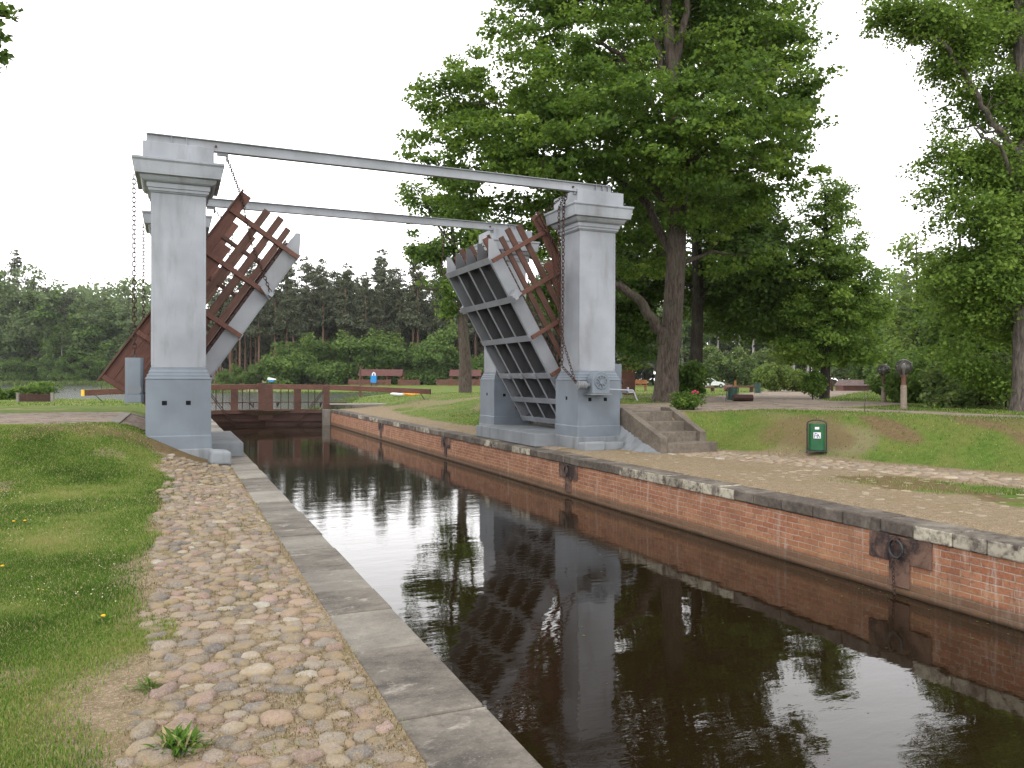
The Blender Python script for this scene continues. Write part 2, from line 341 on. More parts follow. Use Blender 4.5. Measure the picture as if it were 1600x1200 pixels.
M['fardull']=leafmat('far_dull_leaves',[(0,(.09,.135,.055)),(.5,(.15,.215,.085)),(1,(.22,.28,.12))],.4)
M['needle']=leafmat('pine_needles',[(0,(.062,.08,.048)),(.5,(.105,.125,.07)),(1,(.16,.17,.10))],.25)
M['flower']=leafmat('pink_petals',[(0,(.6,.06,.14)),(1,(.8,.2,.3))],.3)
M['dandelion']=leafmat('yellow_petals',[(0,(.8,.5,.02)),(1,(.9,.65,.03))],.2)
M['reed']=leafmat('reed_blades',[(0,(.05,.09,.02)),(1,(.15,.2,.06))],.3)
def bark(name,c0,c1,sc_=(5,5,1),bs=.9):
    m=Mt(name); v=m.coord(sc_); n=m.noise(3.2,7,.7,v,.5); n2=m.noise(1.1,3)
    c=m.mix(m.ramp(n,[(.35,0.),(.65,1.)]),c0,c1); c=m.mix(m.math('MULTIPLY',m.ramp(n2,[(.5,0.),(.7,1.)]),.35),c,(.10,.11,.07)); m.bump(n,bs,.06); return m.fin(c,.9,.15)
M['bark']=bark('maple_bark',(.035,.027,.022),(.13,.105,.088))
M['barkdark']=bark('dark_bark',(.018,.015,.013),(.055,.045,.038))
M['pinebark']=bark('pine_bark',(.10,.06,.045),(.2,.12,.085),(3,3,1))
M['birchbark']=bark('birch_bark',(.2,.18,.17),(.42,.39,.37),(2,2,4))
M['bark_r']=bark('grey_speckled_bark',(.05,.042,.038),(.2,.17,.15))
# water
def water(name,base,s1,st,rough_=.015):
    m=Mt(name); geo=m.n('ShaderNodeNewGeometry').outputs['Position']
    mp=m.n('ShaderNodeMapping'); mp.inputs['Rotation'].default_value=(0,0,YAW); mp.inputs['Scale'].default_value=(.9,1.9,1); m.l(geo,mp.inputs['Vector'])
    a=m.noise(s1,3,.55,mp.outputs[0],.4); b=m.noise(s1*.22,2,.5,mp.outputs[0]); msk=m.ramp(m.noise(.22,2,.5,geo),[(.35,.25),(.6,1.)])
    h=m.math('ADD',m.math('MULTIPLY',m.math('MULTIPLY',a,msk),.5),m.math('MULTIPLY',b,.9)); m.bump(h,st,.02)
    m.fin(base,rough_,.5); m.p.inputs['IOR'].default_value=1.45; return m.m
M['water']=water('lock_water',(.013,.008,.0035),5.5,.16)
M['lake']=water('lake_water',(.02,.022,.02),1.2,.25,.17)
M['bed']=plain('mud',(.02,.015,.01),.9)

# ---------------------------------------------------------------- terrain
LAKE=np.array([(1.3,43.2),(7.8,43.2),(8.2,47),(16,75),(23,88),(24,96),(5,106),(-3,130),(-9,232),(-44,252),(-120,235),(-170,120),(-60,58),(-12,71),(-3,69),(1.0,47)])
def poly_sd(x,y,P):
    x=np.asarray(x,float); y=np.asarray(y,float); d=np.full(x.shape,1e9); ins=np.zeros(x.shape,bool)
    for i in range(len(P)):
        ax,ay=P[i]; bx,by=P[(i+1)%len(P)]
        t=np.clip(((x-ax)*(bx-ax)+(y-ay)*(by-ay))/((bx-ax)**2+(by-ay)**2),0,1)
        d=np.minimum(d,np.hypot(x-ax-t*(bx-ax),y-ay-t*(by-ay)))
        with np.errstate(divide='ignore',invalid='ignore'):
            cr=((ay>y)!=(by>y))&(x<(bx-ax)*(y-ay)/(by-ay+1e-12)+ax)
        ins^=cr
    return np.where(ins,-d,d)
def line_d(x,y,P):
    x=np.asarray(x,float); y=np.asarray(y,float); best=np.full(x.shape,1e9)
    for (ax,ay,aw),(bx,by,bw) in zip(P[:-1],P[1:]):
        t=np.clip(((x-ax)*(bx-ax)+(y-ay)*(by-ay))/((bx-ax)**2+(by-ay)**2),0,1)
        best=np.minimum(best,np.hypot(x-ax-t*(bx-ax),y-ay-t*(by-ay))-(aw+t*(bw-aw)))
    return best
def xfoot(y): return 11.25+np.clip(14.4-np.asarray(y,float),0,30)*.33
LAKEZ=-.2
def H(x,y):
    x=np.asarray(x,float); y=np.asarray(y,float); x,y=np.broadcast_arrays(x,y)
    hl=.75*sst(12.3,16.4,y)*sst(1.0,-1.2,x)*(1-.95*sst(24,62,y))
    a=.86*sst(0,2.2,x-xfoot(y)); b=.84*sst(9.75,10.2,x); c=.80*sst(8.9,15.5,x)*(1-.65*sst(44,58,y)*sst(30,22,x))
    t1=sst(14.9,16.0,y); t2=sst(21.9,24.8,y)
    b=np.where((x<11.25),b,np.maximum(b,a))
    hr=(a*(1-t1)+b*t1)*(1-t2)+c*t2
    hr=hr*(1-.5*sst(35,130,np.hypot(x,y)))
    h=np.where(x<4.5,hl,hr)
    bmp=(fbm(x,y,2.3,40)-.5)*.06*sst(.0,1.5,np.where(x<4.5,-.1-x,x-8.6))
    h=h+bmp
    h=np.where((x>4.5)&(x<8.4),h-.045*sst(8.22,8.06,x),h)
    sd=poly_sd(x,y,LAKE)
    wsl=1.2
    lk=np.where(sd<0,-.2+np.maximum(sd*.5,-1.2),-.2+np.minimum(sd*.09+.0,.3+.0*sd))
    k=sst(6,0,sd)*sst(42.5,44.0,y)
    h=np.where(y>43.0,h*(1-k)+lk*k,h)
    return h
def hz(x,y): return float(H(np.array([x]),np.array([y]))[0])
ROADS=[[(8.5,18.8,2.6),(16,18.2,2.4),(20,19.5,2.2)],[(16,18.2,2.2),(22.5,26,2.4),(38,40,3.2),(62,62,4.5),(80,70,5)],[(15,17,1.0),(15.9,13.5,.65),(16.6,10,.6),(18.5,4,.6)],[(-1.4,19.2,2.7),(-6,19.2,3.0),(-14,20,3.3),(-40,20,4)]]
def masks(x,y):
    left=np.asarray(x)<4.5
    rd=np.full(np.shape(x),9.)
    for P in ROADS: rd=np.minimum(rd,line_d(x,y,P))
    r=sst(.35,-.35,rd)
    n=fbm(x,y,1.4,7); n2=fbm(x,y,4.0,17)
    gl=sst(-.05,-.55,x+ (n-.5)*1.1)*np.where(y<15.6,1,1)
    gl=gl*(1-.4*sst(.58,.74,n2))*(1-.62*sst(.60,.72,fbm(x,y,.8,86)))
    # dry strip at the towpath edge and around pillar
    xf=xfoot(y)
    gr=sst(-.1,.5,x-xf)
    patch=sst(9.3,10.1,x+ (n-.5)*1.2)*sst(10.4,9.0,y+(n-.5)*2)*sst(xf-1.6,xf-2.2,x)
    gr=np.maximum(gr,patch*.95)
    gr=np.where(y>22.5,sst(8.7,10.2,x+(n-.5)*1.0+sst(30,44,y)*-1.2),gr)
    gr=gr*(1-.55*sst(.55,.72,n2))
    g=np.where(left,gl,gr)
    b=np.zeros(np.shape(x))
    b=np.where(left,sst(14.7,15.5,y+(n-.5)*1.4)*sst(16.9,16.3,y)*sst(-3.4,-2.0,x),b)
    top=np.zeros(np.shape(x))
    for P in ([(13.9,12.9,.0),(13.65,11.9,.12),(13.45,11.0,.02)],[(15.0,11.6,.1),(14.5,10.8,.1),(14.35,9.9,.08),(14.2,9.2,.05),(14.1,8.2,.1),(14.2,6.5,.1)]):
        top=np.maximum(top,.8*sst(.40,-.2,line_d(x,y,P)+(n-.5)*.7))
    top=np.maximum(top,sst(.52,.72,fbm(x,y,2.2,83))*.55*sst(.2,.8,x-xf))
    b=np.where(~left&(y<17),np.maximum(b,np.clip(top,0,1)),b)
    b=np.maximum(b,np.where(~left,sst(.55,.7,fbm(x,y,1.8,84))*.75*sst(xf-1.6,xf-2.0,x)*sst(8.4,8.9,x)*sst(17,15,y),0))
    b=np.maximum(b,sst(.5,.0,rd)*.6*(1-left*.3)*(y<30))
    return np.clip(g,0,1),np.clip(r,0,1),np.clip(b,0,1)
def axis(lo,a,b,hi,step,gr,exact):
    v=list(np.arange(a,b+1e-6,step)); s_=step; p=b
    while p<hi: s_*=gr; p+=s_; v.append(p)
    s_=step; p=a
    while p>lo: s_*=gr; p-=s_; v.append(p)
    v=[q for q in v if all(abs(q-e)>step*.4 for e in exact)]+list(exact)
    return np.array(sorted(v))
gx=axis(-420,-9,20,700,.15,1.07,[.965,8.03,1.3,7.8]); gy=axis(-40,1.5,24,900,.15,1.055,[43.2])
X,Y=np.meshgrid(gx,gy,indexing='ij'); Z=H(X,Y); g_,r__,b__=masks(X,Y)
nx,ny=X.shape; idx=np.arange(nx*ny).reshape(nx,ny)
F=np.stack([idx[:-1,:-1],idx[1:,:-1],idx[1:,1:],idx[:-1,1:]],-1).reshape(-1,4)
cxm=((X[:-1,:-1]+X[1:,1:])/2).ravel(); cym=((Y[:-1,:-1]+Y[1:,1:])/2).ravel()
keep=~((cxm>.965)&(cxm<8.03)&(cym<43.2))
st_=(cxm>9.88)&(cxm<10.98)&(cym>14.45)&(cym<16.15)
o=npmesh('ground',np.stack([X,Y,Z],-1).reshape(-1,3),F[keep&~st_],M['ground'],smooth=True,attrs={'g':g_.ravel(),'r':r__.ravel(),'b':b__.ravel()})
tag(o,'grass, sandy dirt and gravel ground on both banks','ground',kind='structure')
o=MB().box(1.2,-42,-3.2,7.9,43.2,-3).build('canal_bed',M['bed']); tag(o,kind='structure',label='dark muddy bed under the lock water',cat='canal bed')
o=MB().add([(1.3,-42,-.87),(7.78,-42,-.87),(7.78,43.6,-.87),(1.3,43.6,-.87)],[(0,1,2,3)]).build('water',M['water']); tag(o,'dark brown water in the lock chamber reflecting trees','water',kind='structure')
o=MB().add([(-200,43.7,LAKEZ),(60,43.7,LAKEZ),(60,280,LAKEZ),(-200,280,LAKEZ)],[(0,1,2,3)]).build('lake_water',M['lake']); tag(o,'lake water beyond the lock gate','lake',kind='structure')

# ---------------------------------------------------------------- lock walls with coping stones
rnd=random.Random(5)
def stones_mesh(rows,mat,name,parent,bev=.012,tintf=None):
    V=[];T=[];mb=MB()
    for (x0,y0,z0,x1,y1,z1,t) in rows:
        n=len(mb.v); mb.box(x0,y0,z0,x1,y1,z1); T+= [t]*(len(mb.v)-n)
    o=mb.build(name,mat,parent,bevel=bev,seg=2)
    at=o.data.attributes.new('tint','FLOAT','POINT'); at.data.foreach_set('value',T[:len(o.data.vertices)])
    return o
def debris():
    rs=np.random.RandomState(8); n=260; x=np.where(rs.rand(n)<.5,7.66-np.abs(rs.normal(0,.25,n)),rs.uniform(1.5,7.6,n)); y=2+rs.rand(n)**1.2*38; P=np.stack([x,y,np.full(n,-.866)],-1)
    N=rs.normal(0,.06,(n,3))+np.array([0,0,1.]); N/=np.linalg.norm(N,axis=1)[:,None]
    a=rs.normal(size=(n,3)); a-=(a*N).sum(1)[:,None]*N; a/=np.linalg.norm(a,axis=1)[:,None]; b=np.cross(N,a); s_=rs.uniform(.006,.022,n)[:,None]
    V=np.stack([P-a*s_,P-b*s_*.6,P+a*s_,P+b*s_*.6],1).reshape(-1,3); F=(np.arange(n)*4)[:,None]+np.array([[0,1,2,3]])
    o=npmesh('floating_specks',V,F,M['reed'],attrs={'tint':np.repeat(rs.rand(n),4)}); tag(o,'pollen flecks and tiny leaves floating on the lock water','debris',kind='stuff')
debris()
wl=empty('canal_wall',(1.4,0,0),'lock wall on the left bank topped by flat grey coping slabs','canal wall')
wr=empty('canal_wall',(7.66,0,0),'red brick lock wall on the right bank under a blackened coping','canal wall')
def child(o,p):  # world-built mesh under an empty at p
    o.parent=p; o.matrix_parent_inverse=Matrix.Translation(p.location).inverted() if p.rotation_euler.z==0 else p.matrix_basis.inverted(); return o
o=MB().box(.98,-40,-3,1.385,43.2,-.19).build('brick_face',M['brick']); child(o,wl)
o=MB().box(7.69,-40,-3,8.02,43.2,-.20).build('brick_face',M['brick']); child(o,wr)
rows=[]; y=-6.0; whites={}
while y<43.0:
    l=rnd.uniform(.55,1.0); t=rnd.choice([0,0,.05,.12,.2])
    rows.append((.955+rnd.uniform(-.008,.008),y,-.19,1.41+rnd.uniform(-.01,.006),min(y+l-.013,43.2),rnd.uniform(-.007,.008),t)); y+=l
# pale worn patches are single thin-set stones
o=stones_mesh(rows,M['cop_l'],'coping',None,.014); child(o,wl)
rows=[]; y=-6.0
pale=[(11.1,12.6),(10.15,11.05),(9.2,10.1),(5.9,6.25),(5.0,5.7),(4.0,4.95),(3.2,3.9),(24.5,26),(16.9,17.6),(18.5,19.6),(28,29.3),(31.6,33),(34,35.2)]
while y<43.0:
    l=rnd.uniform(.36,.62); mid=y+l/2
    t=0.
    if any(a<mid<b for a,b in pale): t=rnd.choice([.55,.7,.75,.35])
    rows.append((7.66+rnd.uniform(-.012,.012),y,-.19+rnd.uniform(-.008,.004),8.12,min(y+l-.01,43.2),-.03+rnd.uniform(-.008,.008),t)); y+=l
m=Mt('coping_stone_right'); geo=m.n('ShaderNodeNewGeometry').outputs['Position']
n1=m.noise(1.7,6,.65,geo,.4); n2=m.noise(16,5,.65,geo); n3=m.noise(5,4,.6,geo)
c=m.mix(m.ramp(n2,[(.3,0.),(.7,1.)]),(.058,.048,.041),(.128,.11,.092)); c=m.mix(m.math('MULTIPLY',m.ramp(n1,[(.48,0.),(.62,1.)]),.6),c,(.23,.205,.17))
fac=m.math('MULTIPLY',m.attr('tint'),m.ramp(m.mix(.4,n3,n2),[(.42,0.),(.56,1.)]))
nrm=m.n('ShaderNodeNewGeometry').outputs['Normal']; side=m.ramp(sep(m,nrm,2),[(.4,1.),(.8,.12)])
c=m.mix(m.math('MULTIPLY',fac,side),c,(.60,.56,.44)); m.bump(m.mix(.5,n2,n3),.5,.02); M['cop_rr']=m.fin(c,.85,.2)
o=stones_mesh(rows,M['cop_rr'],'coping',None,.018); child(o,wr)
m=Mt('dark_recess_stone'); geo=m.n('ShaderNodeNewGeometry').outputs['Position']; a_=m.noise(3.2,5,.65,geo,.5); b2_=m.noise(30,5,.7,geo)
c=m.mix(m.ramp(a_,[(.42,0.),(.6,1.)]),(.045,.032,.03),(.19,.115,.085)); c=m.mix(m.math('MULTIPLY',m.ramp(b2_,[(.5,0.),(.65,1.)]),.4),c,(.16,.12,.10)); m.bump(b2_,.6,.02); mstone=m.fin(c,.85,.2)
for k,yy in enumerate((6.5,14.75,22.9,31.1)):
    mb=MB(); hw=.42
    mb.box(7.668,yy-hw,-.50,7.70,yy-.14,-.19); mb.box(7.668,yy+.14,-.50,7.70,yy+hw,-.19); mb.box(7.668,yy-.139,-.78,7.70,yy+.139,-.47); mb.box(7.672,yy-.14,-.47,7.70,yy+.14,-.2)
    o=mb.build('stone_block',mstone,bevel=.006); child(o,wr)
names=['nearest the camera','below the right pillar','beyond the raised bridge','closest to the far gate']
for k,yy in enumerate((6.5,14.75,22.9,31.1)):
    e=empty('mooring_ring',(7.62,yy,-.22),'iron mooring ring on the brick lock wall, '+names[k],'mooring ring','mooring rings along the right lock wall')
    MB().torus((0,0,-.115),.105,.015,24,8,Matrix.Rotation(R(82),3,'Z')).build('ring',M['iron'],e,smooth=True)
    mb=MB(); mb.tube([(.06,0,0),(0,0,.0),(-.02,0,-.02)],.018,8); mb.torus((-.005,0,-.012),.022,.009,12,6); mb.build('eye_bolt',M['rust'],e)
    if k==0:
        e2=MB()
# chain builder
def chain(name,pts,pitch,t,mat,label,group=None,parent=None,wid=.6):
    mb=MB(); pts=[Vector(p) for p in pts]; seg=[]; 
    for a,b in zip(pts[:-1],pts[1:]): seg.append((a,b,(b-a).length))
    tot=sum(s_[2] for s_ in seg); n=max(2,int(tot/pitch)); 
    for i in range(n):
        d=(i+.5)*tot/n
        for a,b,l in seg:
            if d<=l: break
            d-=l
        dr=(b-a).normalized(); p=a+dr*min(d,l); u=Vector((1,0,0)) if abs(dr.x)<.8 else Vector((0,1,0)); s1=dr.cross(u).normalized(); s2=dr.cross(s1)
        if i%2: s1,s2=s2,s1
        hl=pitch*.68; hw_=hl*wid; bs=len(mb.v); nu,nv=8,4
        for q in range(nu):
            an=2*math.pi*q/nu; cc=dr*math.cos(an)*hl+s1*math.sin(an)*hw_; rad=(dr*math.cos(an)+s1*math.sin(an)).normalized()
            for j in range(nv):
                e_=2*math.pi*j/nv; mb.v.append(tuple(p+cc+rad*t*math.cos(e_)+s2*t*math.sin(e_)))
        for q in range(nu):
            for j in range(nv):
                q2=(q+1)%nu;j2=(j+1)%nv; mb.f.append((bs+q*nv+j,bs+q*nv+j2,bs+q2*nv+j2,bs+q2*nv+j))
    o=mb.build(name,mat,parent)
    if parent is None: tag(o,label,'chain',group)
    return o
chain('chain',[(7.60,6.53,-.44),(7.63,6.52,-.9)],.04,.006,M['rust'],'thin rusty chain hanging from the nearest mooring ring into the water')
for k,(dy,z) in enumerate([(11.6,-.62),]):
    pass

# ---------------------------------------------------------------- cobbled towpath
def stone_field(name,pts,rad,label,seed,h0=.018,zoff=-.005,pal=None,shape=1.0):
    rs=np.random.RandomState(seed); n=len(pts); nr,na=4,11
    ang=np.linspace(0,2*np.pi,na,endpoint=False)
    th=rs.rand(n)*np.pi; asp=rs.uniform(.62,1.0,n); lob=rs.uniform(-.26,.26,(n,na)); lob=(lob+.45*np.roll(lob,1,1))/1.15
    R0=rad[:,None]*(1+lob)
    lx=np.cos(ang)[None]*R0; ly=np.sin(ang)[None]*R0*asp[:,None]
    prof=[(1.0,-.25),(.95,.45),(.80,.86),(.45,1.0)]
    hh=h0*rs.uniform(.25,1.25,n)*(rad/rad.mean())
    tx=rs.uniform(-.12,.12,n); ty=rs.uniform(-.12,.12,n)
    VV=[]
    base=H(pts[:,0],pts[:,1])
    for s_,z in prof:
        a=lx*s_; b=ly*s_; c_=np.cos(th)[:,None]; d_=np.sin(th)[:,None]
        gx_=a*c_-b*d_; gy_=a*d_+b*c_
        zz=hh[:,None]*z*(1+rs.uniform(-.22,.16,(n,na)))+tx[:,None]*gx_+ty[:,None]*gy_
        VV.append(np.stack([pts[:,0:1]+gx_,pts[:,1:2]+gy_,base[:,None]+zoff+zz],-1))
    V=np.stack(VV,1).reshape(n,nr*na,3)
    ctr=np.stack([pts[:,0],pts[:,1],base+zoff+hh*1.02],-1)[:,None]
    V=np.concatenate([V,ctr],1); m_=nr*na+1
    f=[]
    for i in range(nr-1):
        for k in range(na): 
            k2=(k+1)%na; f.append((i*na+k,i*na+k2,(i+1)*na+k2,(i+1)*na+k))
    for k in range(0,na): f.append(((nr-1)*na+k,(nr-1)*na+(k+1)%na,m_-1,m_-1))
    f=np.array(f); quad=f[:-na]; tri=f[-na:,:3]
    off=(np.arange(n)*m_)[:,None,None]
    FQ=(quad[None]+off).reshape(-1,4); FT=(tri[None]+off).reshape(-1,3)
    pal=np.array(pal or [(.29,.24,.19),(.23,.205,.175),(.31,.23,.185),(.28,.20,.16),(.36,.31,.245),(.20,.18,.16),(.30,.25,.195),(.25,.205,.155),(.28,.23,.175),(.34,.25,.21)])
    c=pal[rs.randint(0,len(pal),n)]*rs.uniform(.7,1.15,(n,1)); wh=rs.rand(n)<.014; c[wh]=(.42,.40,.35)
    col=np.concatenate([np.repeat(c[:,None],m_,1),np.ones((n,m_,1))],-1).reshape(-1,4)
    me=bpy.data.meshes.new(name); Vf=V.reshape(-1,3); me.vertices.add(len(Vf)); me.vertices.foreach_set('co',Vf.astype(np.float32).ravel())
    li=np.concatenate([FQ.ravel(),FT.ravel()]); me.loops.add(len(li)); me.loops.foreach_set('vertex_index',li.astype(np.int32))
    ls=np.concatenate([np.arange(len(FQ))*4,len(FQ)*4+np.arange(len(FT))*3]); me.polygons.add(len(ls)); me.polygons.foreach_set('loop_start',ls.astype(np.int32))
    me.update(calc_edges=True); me.polygons.foreach_set('use_smooth',np.ones(len(ls),bool))
    at=me.attributes.new('col','FLOAT_COLOR','POINT'); at.data.foreach_set('color',col.astype(np.float32).ravel())
    me.materials.append(M['cobble']); me.validate(); o=bpy.data.objects.new(name,me); COL.objects.link(o)
    return tag(o,label,'path',kind='structure')
def scatter(area_fn,n,bbox,rmin,rmax,seed,tries=40000,gap=.93):
    rs=np.random.RandomState(seed); cell=rmax*2; grid={}; out_=[]; rr=[]
    for _ in range(tries):
        x=rs.uniform(bbox[0],bbox[2]); y=rs.uniform(bbox[1],bbox[3]); t=_/tries
        r=rmax*(1-t)+rmin*t; r*=rs.uniform(.8,1.15)
        if not area_fn(x,y,r): continue
        k=(int(x//cell),int(y//cell)); ok=True
        for i in (-1,0,1):
            for j in (-1,0,1):
                for q in grid.get((k[0]+i,k[1]+j),()):
                    if math.hypot(out_[q][0]-x,out_[q][1]-y)<(rr[q]+r)*gap: ok=False;break
                if not ok: break
            if not ok: break
        if ok:
            grid.setdefault(k,[]).append(len(out_)); out_.append((x,y)); rr.append(r)
            if len(out_)>=n: break
    return np.array(out_),np.array(rr)
pts,rr=scatter(lambda x,y,r:-.16+ .05*math.sin(y*3)<x-r*.5 and x+r<.95 and vn(x,y,.5,88)>.12,3600,(-.2,1.2,.96,15.0),.015,.074,3,150000,.82)
stone_field('towpath',pts,rr,'cobbled towpath of rounded field stones beside the left coping',4)
def strip(x,y,r):
    xf=11.25+max(0,14.4-y)*.33; return xf-1.55<x<xf-.1
pts,rr=scatter(strip,2200,(9,1,17,14.1),.04,.11,8,60000,.80)
stone_field('path',pts,rr,'strip of pale cobbles running along the foot of the right slope',9,.02,-.006,[(.38,.32,.25),(.34,.265,.21),(.42,.36,.28),(.30,.25,.2),(.36,.27,.22)])
pts,rr=scatter(lambda x,y,r: 8.3<x<11.25+max(0,14.4-y)*.33-1.8 and vn(x,y,1.3,77)>.6,230,(8.2,2,13,15.5),.02,.07,12,9000,1.1)
stone_field('loose_stones',pts,rr,'half buried stones in the sandy ground behind the right coping',10,.016,-.008,[(.36,.30,.22),(.32,.27,.2),(.42,.36,.27)])

# ---------------------------------------------------------------- grass
def blades(name,n,xy_fn,seed,hgt,wid,label,mat='grass',tint=(0,.85),nseg=1,lean=.9,bend=.5,kind='stuff',cat='grass',parent=None,zf=None,toff=0):
    rs=np.random.RandomState(seed); P=xy_fn(rs,n); n=len(P)
    z=H(P[:,0],P[:,1]) if zf is None else zf(P[:,0],P[:,1])
    dist=np.hypot(P[:,0],P[:,1])
    h=rs.uniform(.35,1.25,n)*hgt*(P[:,2] if P.shape[1]>2 else 1); wd=wid*rs.uniform(.6,1.4,n)*np.maximum(1,dist/6.0)
    a=rs.rand(n)*2*np.pi; la=rs.rand(n)*2*np.pi; ln=rs.rand(n)*lean*h
    dx,dy=np.cos(a)*wd/2,np.sin(a)*wd/2
    b0=np.stack([P[:,0]-dx,P[:,1]-dy,z-.01],-1); b1=np.stack([P[:,0]+dx,P[:,1]+dy,z-.01],-1)
    mx_,my_=P[:,0]+np.cos(la)*ln*.35,P[:,1]+np.sin(la)*ln*.35
    m0=np.stack([mx_-dx*.7,my_-dy*.7,z+h*.6],-1); m1=np.stack([mx_+dx*.7,my_+dy*.7,z+h*.6],-1)
    tp=np.stack([P[:,0]+np.cos(la)*ln,P[:,1]+np.sin(la)*ln,z+h],-1)
    V=np.stack([b0,b1,m1,m0,tp],1).reshape(-1,3); off=(np.arange(n)*5)[:,None]
    F=np.concatenate([np.array([[0,1,2]])+off,np.array([[0,2,3]])+off,np.array([[3,2,4]])+off])
    tn=np.clip(rs.normal(.42+toff,.26,n)+(fbm(P[:,0],P[:,1],1.1,55)-.5)*1.5,tint[0],tint[1]); dead=rs.rand(n)<.12; tn[dead]=rs.uniform(.86,1,dead.sum())
    o=npmesh(name,V,F,M[mat],parent,attrs={'tint':np.repeat(tn,5)})
    if parent is None: tag(o,label,cat,kind=kind)
    return o
def lawn_left(rs,n):
    out_=[]; tot=0
    while tot<n:
        k=n
        D=2.6+rs.rand(k)**1.15*15.5; u=rs.uniform(-.68,-.16,k); l=u*D; x=l*CS+D*SN; y=-l*SN+D*CS
        g,r,b=masks(x,y); nn_=fbm(x,y,.7,91)
        p=g*(.45+1.1*np.clip(nn_-.2,0,1))*(1-r)*(1-.85*b)
        okk=(rs.rand(k)<p)&(x<.02)&(y<18)
        hs=.5+1.4*np.clip(fbm(x,y,.9,33)-.25,0,1)
        out_.append(np.stack([x,y,hs],-1)[okk]); tot+=okk.sum()
    return np.concatenate(out_)[:n]
blades('grass',300000,lawn_left,21,.032,.004,'short patchy lawn grass on the left bank beside the cobbles')
def weeds(rs,n):
    x=rs.uniform(-.3,1.0,n); y=1.5+rs.rand(n)**1.3*13; k=(vn(x,y,.22,66)>.62)|(rs.rand(n)<.05)|((x<-.0)&(vn(x,y,.3,67)>.5)); 
    return np.stack([x,y,np.full(n,.55)],-1)[k]
blades('grass_tufts',16000,weeds,22,.035,.003,'dry moss and grass sprouting between the towpath cobbles',tint=(.45,1.0))
M['moss']=leafmat('moss',[(0,(.07,.055,.018)),(.5,(.14,.095,.03)),(.8,(.22,.15,.06)),(1,(.09,.12,.025))],.1)
def moss(rs,n):
    x=rs.uniform(-.25,.97,n); y=1.5+rs.rand(n)**1.3*13.4; k=rs.rand(n)<.15+1.2*sst(.45,.75,fbm(x,y,.6,68)); return np.stack([x,y,np.full(n,1.)],-1)[k]
blades('moss',60000,moss,27,.013,.004,'orange brown moss and dead needles in the joints of the towpath','moss',(0,1),cat='moss')
def straw(rs,n):
    x=rs.uniform(-3.2,.95,n); y=1.8+rs.rand(n)*11; k=(x<-.1)|(rs.rand(n)<.3); return np.stack([x,y,np.full(n,1.)],-1)[k]
blades('dry_stalks',2600,straw,28,.05,.0022,'bleached dry stalks lying in the lawn and along the path',tint=(.9,1.0),lean=2.6,cat='straw')
def clover(rs,n):
    x=rs.uniform(-6,-.35,n); y=2+rs.rand(n)*12; k=vn(x,y,1.1,71)>.5; return np.stack([x,y,np.full(n,1.)],-1)[k]
def clover_heads():
    rs=np.random.RandomState(61); P=clover(rs,5200); n=len(P); z=H(P[:,0],P[:,1])+rs.uniform(.02,.045,n); C_=np.stack([P[:,0],P[:,1],z],-1)
    N=rs.normal(0,.4,(n,3))+np.array([0,-.4,1.]); N/=np.linalg.norm(N,axis=1)[:,None]; d=np.hypot(P[:,0],P[:,1])
    a=rs.normal(size=(n,3)); a-=(a*N).sum(1)[:,None]*N; a/=np.linalg.norm(a,axis=1)[:,None]; b=np.cross(N,a); s_=(rs.uniform(.003,.0065,n)*np.maximum(1,d/9))[:,None]
    V=np.stack([C_-a*s_,C_-b*s_,C_+a*s_,C_+b*s_],1).reshape(-1,3); F=(np.arange(n)*4)[:,None]+np.array([[0,1,2,3]])
    o=npmesh('clover',V,F,leafmat('clover_heads',[(0,(.45,.43,.33)),(.7,(.6,.55,.42)),(1,(.75,.6,.1))],.2),attrs={'tint':np.repeat(rs.rand(n),4)}); tag(o,'tiny pale clover and daisy heads scattered in the left lawn','flowers',kind='stuff')
clover_heads()
def lawn_right(rs,n):
    D=11+rs.rand(n)**1.2*22; u=rs.uniform(-.08,.68,n); l=u*D; x=l*CS+D*SN; y=-l*SN+D*CS
    g,r,b=masks(x,y); k=(rs.rand(n)<g*(1-r)*(1-b*.75)*(.4+fbm(x,y,.8,92)))&(x>8.5)&~((x>9.6)&(x<11.3)&(y>14)&(y<16.4)); 
    return np.stack([x,y,.5+fbm(x,y,1.2,35)],-1)[k]
blades('grass',150000,lawn_right,23,.036,.0032,'mown grass on the slope and lawn of the right bank',tint=(0,.85),toff=-.2)
def lawn_far(rs,n):
    D=24+rs.rand(n)*45; u=rs.uniform(-.68,.5,n); l=u*D; x=l*CS+D*SN; y=-l*SN+D*CS
    g,r,b=masks(x,y); k=(rs.rand(n)<g*(1-r))&((x<.6)|(x>9.3))&(poly_sd(x,y,LAKE)>.3)
    return np.stack([x,y,np.full(n,1.)],-1)[k]
blades('grass',45000,lawn_far,24,.06,.004,'bright lawn grass far along both banks behind the bridge')
def shore(rs,n):
    i=rs.randint(0,7,n); seg=[(LAKE[k],LAKE[k+1]) for k in (1,2,3,4,5,6,7)]+[(LAKE[8],LAKE[9]),(LAKE[9],LAKE[10])]
    i=rs.randint(0,len(seg),n); A=np.array([s_[0] for s_ in seg])[i]; B=np.array([s_[1] for s_ in seg])[i]; t=rs.rand(n)[:,None]; p=A+(B-A)*t
    far=(i>=5)&(i<=8); p=p+rs.normal(0,1,(n,2))*np.where(far,3.0,.5)[:,None]
    return np.concatenate([p,np.where(far,1.7,.25)[:,None]],1)
blades('reeds',22000,shore,25,.55,.006,'reeds and tall grass along the lake shore',mat='reed',tint=(0,1),zf=lambda x,y:np.maximum(H(x,y),-.25),cat='reeds')
